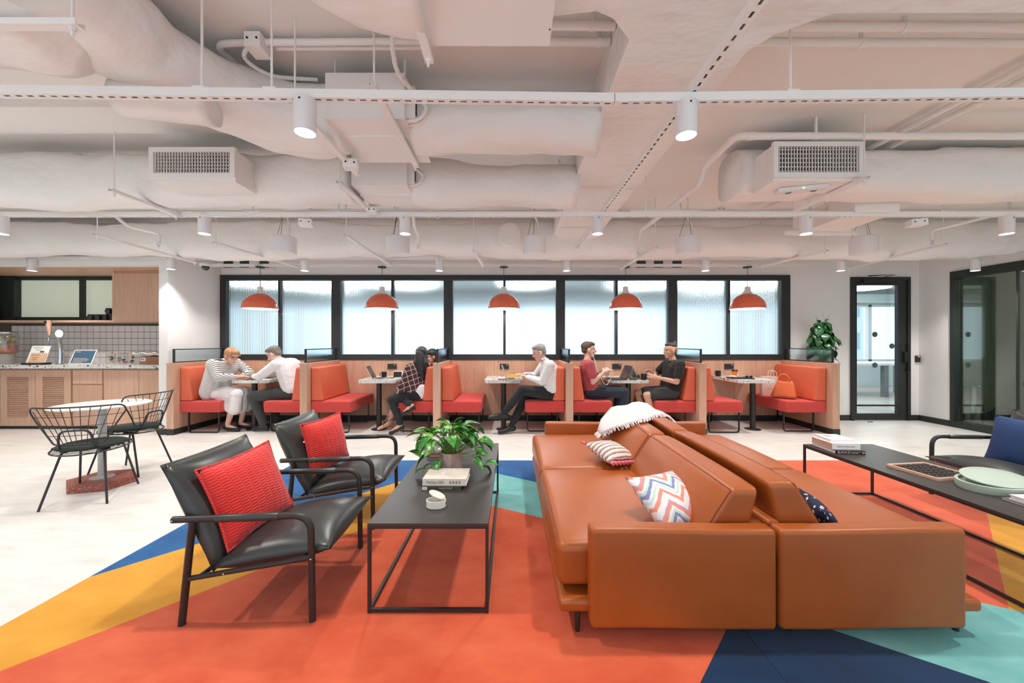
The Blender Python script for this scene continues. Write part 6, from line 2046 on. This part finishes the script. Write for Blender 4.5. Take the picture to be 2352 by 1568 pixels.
    blob({'SKIRT': 'skirt'}.get(leg_mat.name.upper()[6:11], 'skirt' if 'skirt' in leg_mat.name else 'shorts' if 'shorts' in leg_mat.name else 'trousers'), mb, leg_mat, t, .0085, 3)
    for i in (0, 1):
        mb = MB()
        a, q = an[i], to[i]
        if shoes == 'heel':
            d = (q-a); 
            mb.cap(a + d*.45 + V((0, 0, -.02)), q + V((0, 0, -.004)), .034, .030, 8); mb.cap(a - V((d.x, d.y, 0)).normalized()*.012 + V((0, 0, -.03)), a + d*.4 + V((0, 0, -.035)), .034, .030, 8)
            hb = a - V((d.x, d.y, 0)).normalized()*.035
            e = V((hb.x, hb.y, max(.012, min(a.z-.10, q.z-.01)))) if i == 0 else hb + V((.02, 0, -.07))
            mb.cap(hb + V((0, 0, -.03)), e, .014, .006, 6)
        elif shoes == 'strap':
            mb.cap(a + V((0, 0, -.055)), q + V((0, 0, -.018)), .012, .014, 8)
            k = a.lerp(q, .5)
            mb.tube(arc(k, .038, 0, 360, 14, (0, 1, 0), (.3, 0, 1))[:-1], .006, 5, closed=True)
            mb.tube(arc(a + V((0, 0, .02)), .040, 0, 360, 14, (0, 1, 0), (1, 0, .2))[:-1], .006, 5, closed=True)
        else:
            f = (q-a); f.z = 0; f.normalize()
            h0 = a - f*.035 + V((0, 0, -.045))
            if shoes == 'flat':
                mb.cap(h0 + V((0, 0, -.008)), q + V((0, 0, -.004)), .038, .031, 8); 
            else:
                mb.cap(h0, a.lerp(q, .35)+V((0, 0, -.02)), .040, .044, 10); mb.cap(a.lerp(q, .3)+V((0, 0, -.025)), q, .042, .030, 10)
                mb.cap(a + V((0, 0, .0)), h0, .036, .04, 8)
        blob(shoes if shoes != 'flat' else 'shoe', mb, shoe_mat or SHOE_BLACK, t, .006, 2)
    return t

# clothing cuts
def top_long(mb, p, slack=.014, hem=.04, cuff=.0):
    b = p['b']
    for o in (-.075, 0, .075):
        mb.cap(p['pel'] + V((0, 0, hem)) + p['lat']*o, p['che'] + p['lat']*o, .105*b+slack, .10*b+slack, 12)
    mb.cap(p['sh'][0].lerp(p['sh'][1], .06), p['sh'][0].lerp(p['sh'][1], .94), .062*b**.5+slack*.6, .062*b**.5+slack*.6, 12)
    mb.cap(p['che'], p['nec'].lerp(p['che'], .25), .10*b, .066, 12)
    for i in (0, 1):
        mb.cap(p['sh'][i], p['el'][i], .056*b**.5+slack, .050+slack*.6, 10)
        e = p['el'][i].lerp(p['wr'][i], .9-cuff)
        mb.cap(p['el'][i], e, .050+slack*.6, .036+slack*.4, 10)
def top_shirt(mb, p):
    top_long(mb, p)
    n = p['nec']
    mb.tube(arc(n + V((0, 0, .018)), .056, 0, 360, 16, (1, 0, 0), (0, 1, 0))[:-1], .014, 6, closed=True)
def top_tee(mb, p, slack=.012):
    b = p['b']
    for o in (-.075, 0, .075):
        mb.cap(p['pel'] + V((0, 0, .02)) + p['lat']*o, p['che'] + p['lat']*o, .098*b+slack, .098*b+slack, 12)
    mb.cap(p['sh'][0].lerp(p['sh'][1], .06), p['sh'][0].lerp(p['sh'][1], .94), .062+slack*.5, .062+slack*.5, 12)
    mb.cap(p['che'], p['nec'].lerp(p['che'], .35), .095*b, .066, 12)
    for i in (0, 1):
        mb.cap(p['sh'][i], p['sh'][i].lerp(p['el'][i], .62), .056+slack, .056+slack, 10)
def trousers(mb, p, to=.93, slack=.016, foot=.05):
    mb.cap(p['pel'] + p['lat']*-.06, p['pel'] + p['lat']*.06, .122*p['b']**.7, .122*p['b']**.7, 12)
    for i in (0, 1):
        mb.cap(p['pel'].lerp(p['hp'][i], .6), p['hp'][i], .105, .10, 10)
        mb.cap(p['hp'][i], p['kn'][i], .088+slack, .062+slack, 10)
        m = p['kn'][i].lerp(p['an'][i], to)
        mb.cap(p['kn'][i], m, .062+slack, foot+slack*.5, 10)
def shorts_cut(mb, p):
    mb.cap(p['pel'] + p['lat']*-.06, p['pel'] + p['lat']*.06, .122, .122, 12)
    for i in (0, 1):
        mb.cap(p['hp'][i], p['hp'][i].lerp(p['kn'][i], .72), .10, .092, 12)
def skirt_cut(mb, p):
    mb.cap(p['pel'] + p['lat']*-.06, p['pel'] + p['lat']*.06, .13, .13, 12)
    c = [p['kn'][i] for i in (0, 1)]
    for k in (0, .5, 1):
        h = p['hp'][0].lerp(p['hp'][1], k); q = c[0].lerp(c[1], k)
        mb.cap(h, q, .105, .085, 12)
        d = q + V((-.045, 0, -.21)); mb.cap(q + V((-.02, 0, -.02)), d, .085, .10, 12)
        mb.cap(h + V((.12, 0, -.03)), d + V((-.06, 0, .02)), .08, .085, 12)
HAIR_SHORT = [('e', (-.028, 0, .046), (.098, .083, .082)), ('e', (-.062, 0, -.005), (.052, .070, .06)), ('e', (.020, 0, .088), (.062, .066, .036))]
HAIR_BOB = [('e', (-.026, 0, .045), (.102, .088, .088)), ('e', (-.055, 0, -.01), (.06, .08, .075)), ('e', (.04, 0, .075), (.055, .072, .04)), ('c', [(.045, .05, .075), (.062, .066, .03)], [.026, .016]), ('c', [(.045, -.05, .075), (.062, -.066, .03)], [.026, .016])]

person('woman in striped knit top and white skirt leaning on the first booth table',
    dict(pelvis=(-4.43, 5.68, .575), chest=(-4.33, 5.68, .93), neck=(-4.25, 5.67, 1.02), head=(-4.165, 5.65, 1.10), face=(.86, -.40, -.32),
         sh=[(-4.34, 5.50, .985), (-4.27, 5.87, .985)], el=[(-4.24, 5.465, .80), (-4.13, 5.97, .835)], wr=[(-4.04, 5.60, .80), (-4.09, 5.76, .805)],
         hip=[(-4.43, 5.60, .56), (-4.43, 5.78, .56)], kn=[(-4.03, 5.58, .545), (-4.01, 5.80, .545)], an=[(-4.16, 5.56, .11), (-4.08, 5.72, .11)], toe=[(-3.99, 5.54, .035), (-3.93, 5.72, .035)]),
    SKIN_PINK, lambda mb, p: top_long(mb, p, .022, .0, .12), stripe_knit(), skirt_cut, SKIRT_WHITE, HAIR_BOB, HAIR_BLOND, 'flat', bulk=1.18, glasses=True, sleeve='knit_top')
person('man in white shirt and grey trousers bent over the first booth table',
    dict(pelvis=(-3.25, 5.72, .585), chest=(-3.36, 5.72, .93), neck=(-3.50, 5.72, 1.045), head=(-3.585, 5.72, 1.125), face=(-.84, -.06, -.54),
         sh=[(-3.42, 5.51, .985), (-3.42, 5.93, .985)], el=[(-3.67, 5.515, .81), (-3.66, 5.97, .82)], wr=[(-3.86, 5.68, .795), (-3.86, 5.82, .795)],
         hip=[(-3.25, 5.61, .56), (-3.25, 5.83, .56)], kn=[(-3.80, 5.57, .515), (-3.78, 5.86, .515)], an=[(-3.63, 5.57, .10), (-3.60, 5.84, .10)], toe=[(-3.78, 5.56, .035), (-3.75, 5.85, .035)]),
    SKIN_PINK, top_shirt, SHIRT_WHITE, trousers, TROUSER_GREY, HAIR_SHORT, HAIR_GREYBR, 'shoe', bulk=1.30, glasses=True, sleeve='shirt')
LONG = HAIR_BOB[:3] + [('w', [(-1.325, 5.52, 1.13), (-1.32, 5.48, 1.02), (-1.30, 5.46, .90), (-1.27, 5.46, .82)], [.075, .075, .065, .03]), ('w', [(-1.30, 5.55, 1.12), (-1.255, 5.50, 1.0), (-1.24, 5.48, .88)], [.06, .06, .03]), ('w', [(-1.36, 5.55, 1.10), (-1.375, 5.49, 1.0), (-1.36, 5.465, .92)], [.05, .05, .025])]
def shawl(mb, p):
    b = 1.0
    for o in (-.075, 0, .075):
        mb.cap(p['pel'] + V((-.03, -.01, .10)) + p['lat']*o, p['che'] + p['lat']*o, .138, .118, 12)
    mb.cap(p['sh'][0], p['sh'][1], .072, .072, 12)
    mb.cap(p['che'], p['nec'].lerp(p['che'], .3), .11, .07, 12)
    for i in (0, 1):
        mb.cap(p['sh'][i], p['el'][i], .078, .085, 12); mb.cap(p['el'][i], p['el'][i].lerp(p['wr'][i], .55), .085, .075, 12)
p3 = person('woman with long black hair in a maroon checked shawl at the second booth',
    dict(pelvis=(-1.34, 5.56, .575), chest=(-1.36, 5.56, .88), neck=(-1.345, 5.57, 1.0), head=(-1.325, 5.585, 1.115), face=(-.42, .88, -.12),
         sh=[(-1.45, 5.45, .93), (-1.25, 5.66, .94)], el=[(-1.52, 5.44, .70), (-1.42, 5.76, .72)], wr=[(-1.62, 5.46, .585), (-1.62, 5.62, .60)],
         hip=[(-1.36, 5.48, .555), (-1.34, 5.64, .555)], kn=[(-1.71, 5.43, .485), (-1.66, 5.58, .53)], an=[(-1.565, 5.375, .14), (-1.40, 5.335, .42)], toe=[(-1.70, 5.345, .03), (-1.52, 5.325, .30)]),
    SKIN_TAN, shawl, plaid(), lambda mb, p: trousers(mb, p, .92, .006, .050), TROUSER_BLACK, LONG, HAIR_BLACK, 'heel', bulk=.82, sleeve='shawl', male=False)
mb = MB()
for o in (-.05, 0, .05): mb.cap((-1.325, 5.55+o, .580), (-1.335, 5.55+o, .63), .110, .110, 12)
blob('white_blouse', mb, SHIRT_WHITE, p3, .0085, 3)
HAIR_MID = HAIR_BOB[:3] + [('c', [(-.05, .06, 0), (-.045, .075, -.09), (-.03, .07, -.19)], [.045, .04, .03]), ('c', [(-.05, -.06, 0), (-.045, -.075, -.09), (-.03, -.07, -.19)], [.045, .04, .03]), ('c', [(-.07, 0, 0), (-.09, 0, -.16)], [.06, .05])]
person('woman in black seated by the panelling behind the checked shawl',
    dict(pelvis=(-1.25, 6.02, .575), chest=(-1.23, 6.02, .86), neck=(-1.235, 6.01, .97), head=(-1.265, 5.985, 1.075), face=(-.72, -.66, -.18),
         sh=[(-1.26, 5.86, .90), (-1.21, 6.17, .90)], el=[(-1.35, 5.84, .70), (-1.33, 6.20, .70)], wr=[(-1.54, 5.92, .62), (-1.54, 6.08, .62)],
         hip=[(-1.25, 5.94, .555), (-1.25, 6.10, .555)], kn=[(-1.70, 5.86, .53), (-1.69, 6.02, .53)], an=[(-1.82, 5.68, .13), (-1.90, 5.86, .15)], toe=[(-1.95, 5.575, .035), (-2.02, 5.88, .04)]),
    SKIN_TAN, lambda mb, p: top_long(mb, p, .01, .02, .3), TEE_BLACK, shorts_cut, folds('black_mini_skirt', srgb(34, 34, 36)), HAIR_MID, HAIR_BLACK, 'strap', bulk=.84, sleeve='blouse', male=False)
p5 = person('man in white shirt and black trousers typing at the third booth',
    dict(pelvis=(.57, 5.60, .585), chest=(.555, 5.60, .92), neck=(.485, 5.60, 1.045), head=(.41, 5.59, 1.155), face=(-.90, -.14, -.34),
         sh=[(.56, 5.41, .985), (.51, 5.79, .985)], el=[(.44, 5.43, .745), (.38, 5.86, .79)], wr=[(.22, 5.575, .80), (.20, 5.78, .815)],
         hip=[(.56, 5.51, .56), (.56, 5.69, .56)], kn=[(.16, 5.475, .62), (.23, 5.66, .52)], an=[(-.10, 5.42, .30), (.005, 5.45, .11)], toe=[(-.31, 5.41, .235), (-.16, 5.37, .035)]),
    SKIN_PINK, top_shirt, SHIRT_WHITE, lambda mb, p: trousers(mb, p, .84, .014, .05), TROUSER_BLACK, HAIR_SHORT, HAIR_GREY, 'shoe', bulk=1.02, sleeve='shirt')
for a, b in (((.115, 5.463, .56), (-.10, 5.42, .30)), ((.19, 5.60, .43), (.005, 5.45, .11))):
    a, b = V(a), V(b)
    part('sock', MB().cap(a.lerp(b, .55), b, .044, .040, 10), SOCK, p5, smooth=180, world=True)
part('wrist_watch', MB().tube(arc((.235, 5.565, .80), .036, 0, 360, 16, (.4, .6, 0), (0, 0, 1))[:-1], .008, 6, closed=True), BLACK_GLAZE, p5, smooth=60, world=True)
person('man in dusty red t-shirt with earphones at the fourth booth',
    dict(pelvis=(1.20, 5.72, .585), chest=(1.15, 5.72, .93), neck=(1.155, 5.72, 1.06), head=(1.175, 5.72, 1.195), face=(.99, -.12, -.04),
         sh=[(1.15, 5.52, .985), (1.16, 5.92, .985)], el=[(1.18, 5.47, .73), (1.26, 5.94, .77)], wr=[(1.35, 5.55, .86), (1.42, 5.80, .86)],
         hip=[(1.20, 5.63, .56), (1.20, 5.81, .56)], kn=[(1.66, 5.57, .575), (1.67, 5.85, .56)], an=[(1.60, 5.55, .10), (1.62, 5.85, .10)], toe=[(1.75, 5.53, .035), (1.77, 5.87, .035)]),
    SKIN_FAIR, top_tee, TEE_RED, trousers, JEANS, HAIR_SHORT + [('e', (.055, 0, .085), (.035, .05, .025))], HAIR_BROWN, 'shoe', bulk=.98, sleeve='tshirt', hands=[dict(curl=1.2, n=(-.3, -.8, .4)), dict(curl=1.0, n=(-.2, .2, .9))])
p7 = person('man in black t-shirt and shorts with a topknot at the fourth booth',
    dict(pelvis=(2.37, 5.66, .585), chest=(2.42, 5.66, .93), neck=(2.41, 5.66, 1.05), head=(2.375, 5.66, 1.18), face=(-.97, -.24, -.02),
         sh=[(2.45, 5.47, .985), (2.41, 5.86, .985)], el=[(2.38, 5.44, .735), (2.26, 5.92, .80)], wr=[(2.13, 5.50, .795), (2.10, 5.76, .86)],
         hip=[(2.37, 5.57, .56), (2.37, 5.75, .56)], kn=[(1.98, 5.54, .535), (1.93, 5.79, .535)], an=[(2.09, 5.54, .10), (2.03, 5.79, .10)], toe=[(1.93, 5.53, .035), (1.86, 5.81, .035)]),
    SKIN_TAN, top_tee, TEE_BLACK, shorts_cut, SHORTS, [('e', (-.022, 0, .072), (.085, .074, .056)), ('e', (-.085, 0, .115), (.032, .034, .030)), ('e', (.03, 0, .092), (.05, .055, .025))], HAIR_BLACK, 'shoe', bulk=1.0, sleeve='tshirt', hands=[dict(curl=.4, n=(0, -1, .2)), dict(curl=.4, n=(0, .6, .8))])
part('undercut', MB().ell(V((2.375, 5.66, 1.18)) + V((.036, .009, .020)), (.074, .0795, .066), 16, 12), hair_mat('shaved_sides', srgb(150, 118, 98), srgb(172, 136, 112)), p7, smooth=180, world=True)
part('chest_print', MB().box(2.335, 5.525, .957, 2.36, 5.545, .968), COVER_RED, p7, world=True)
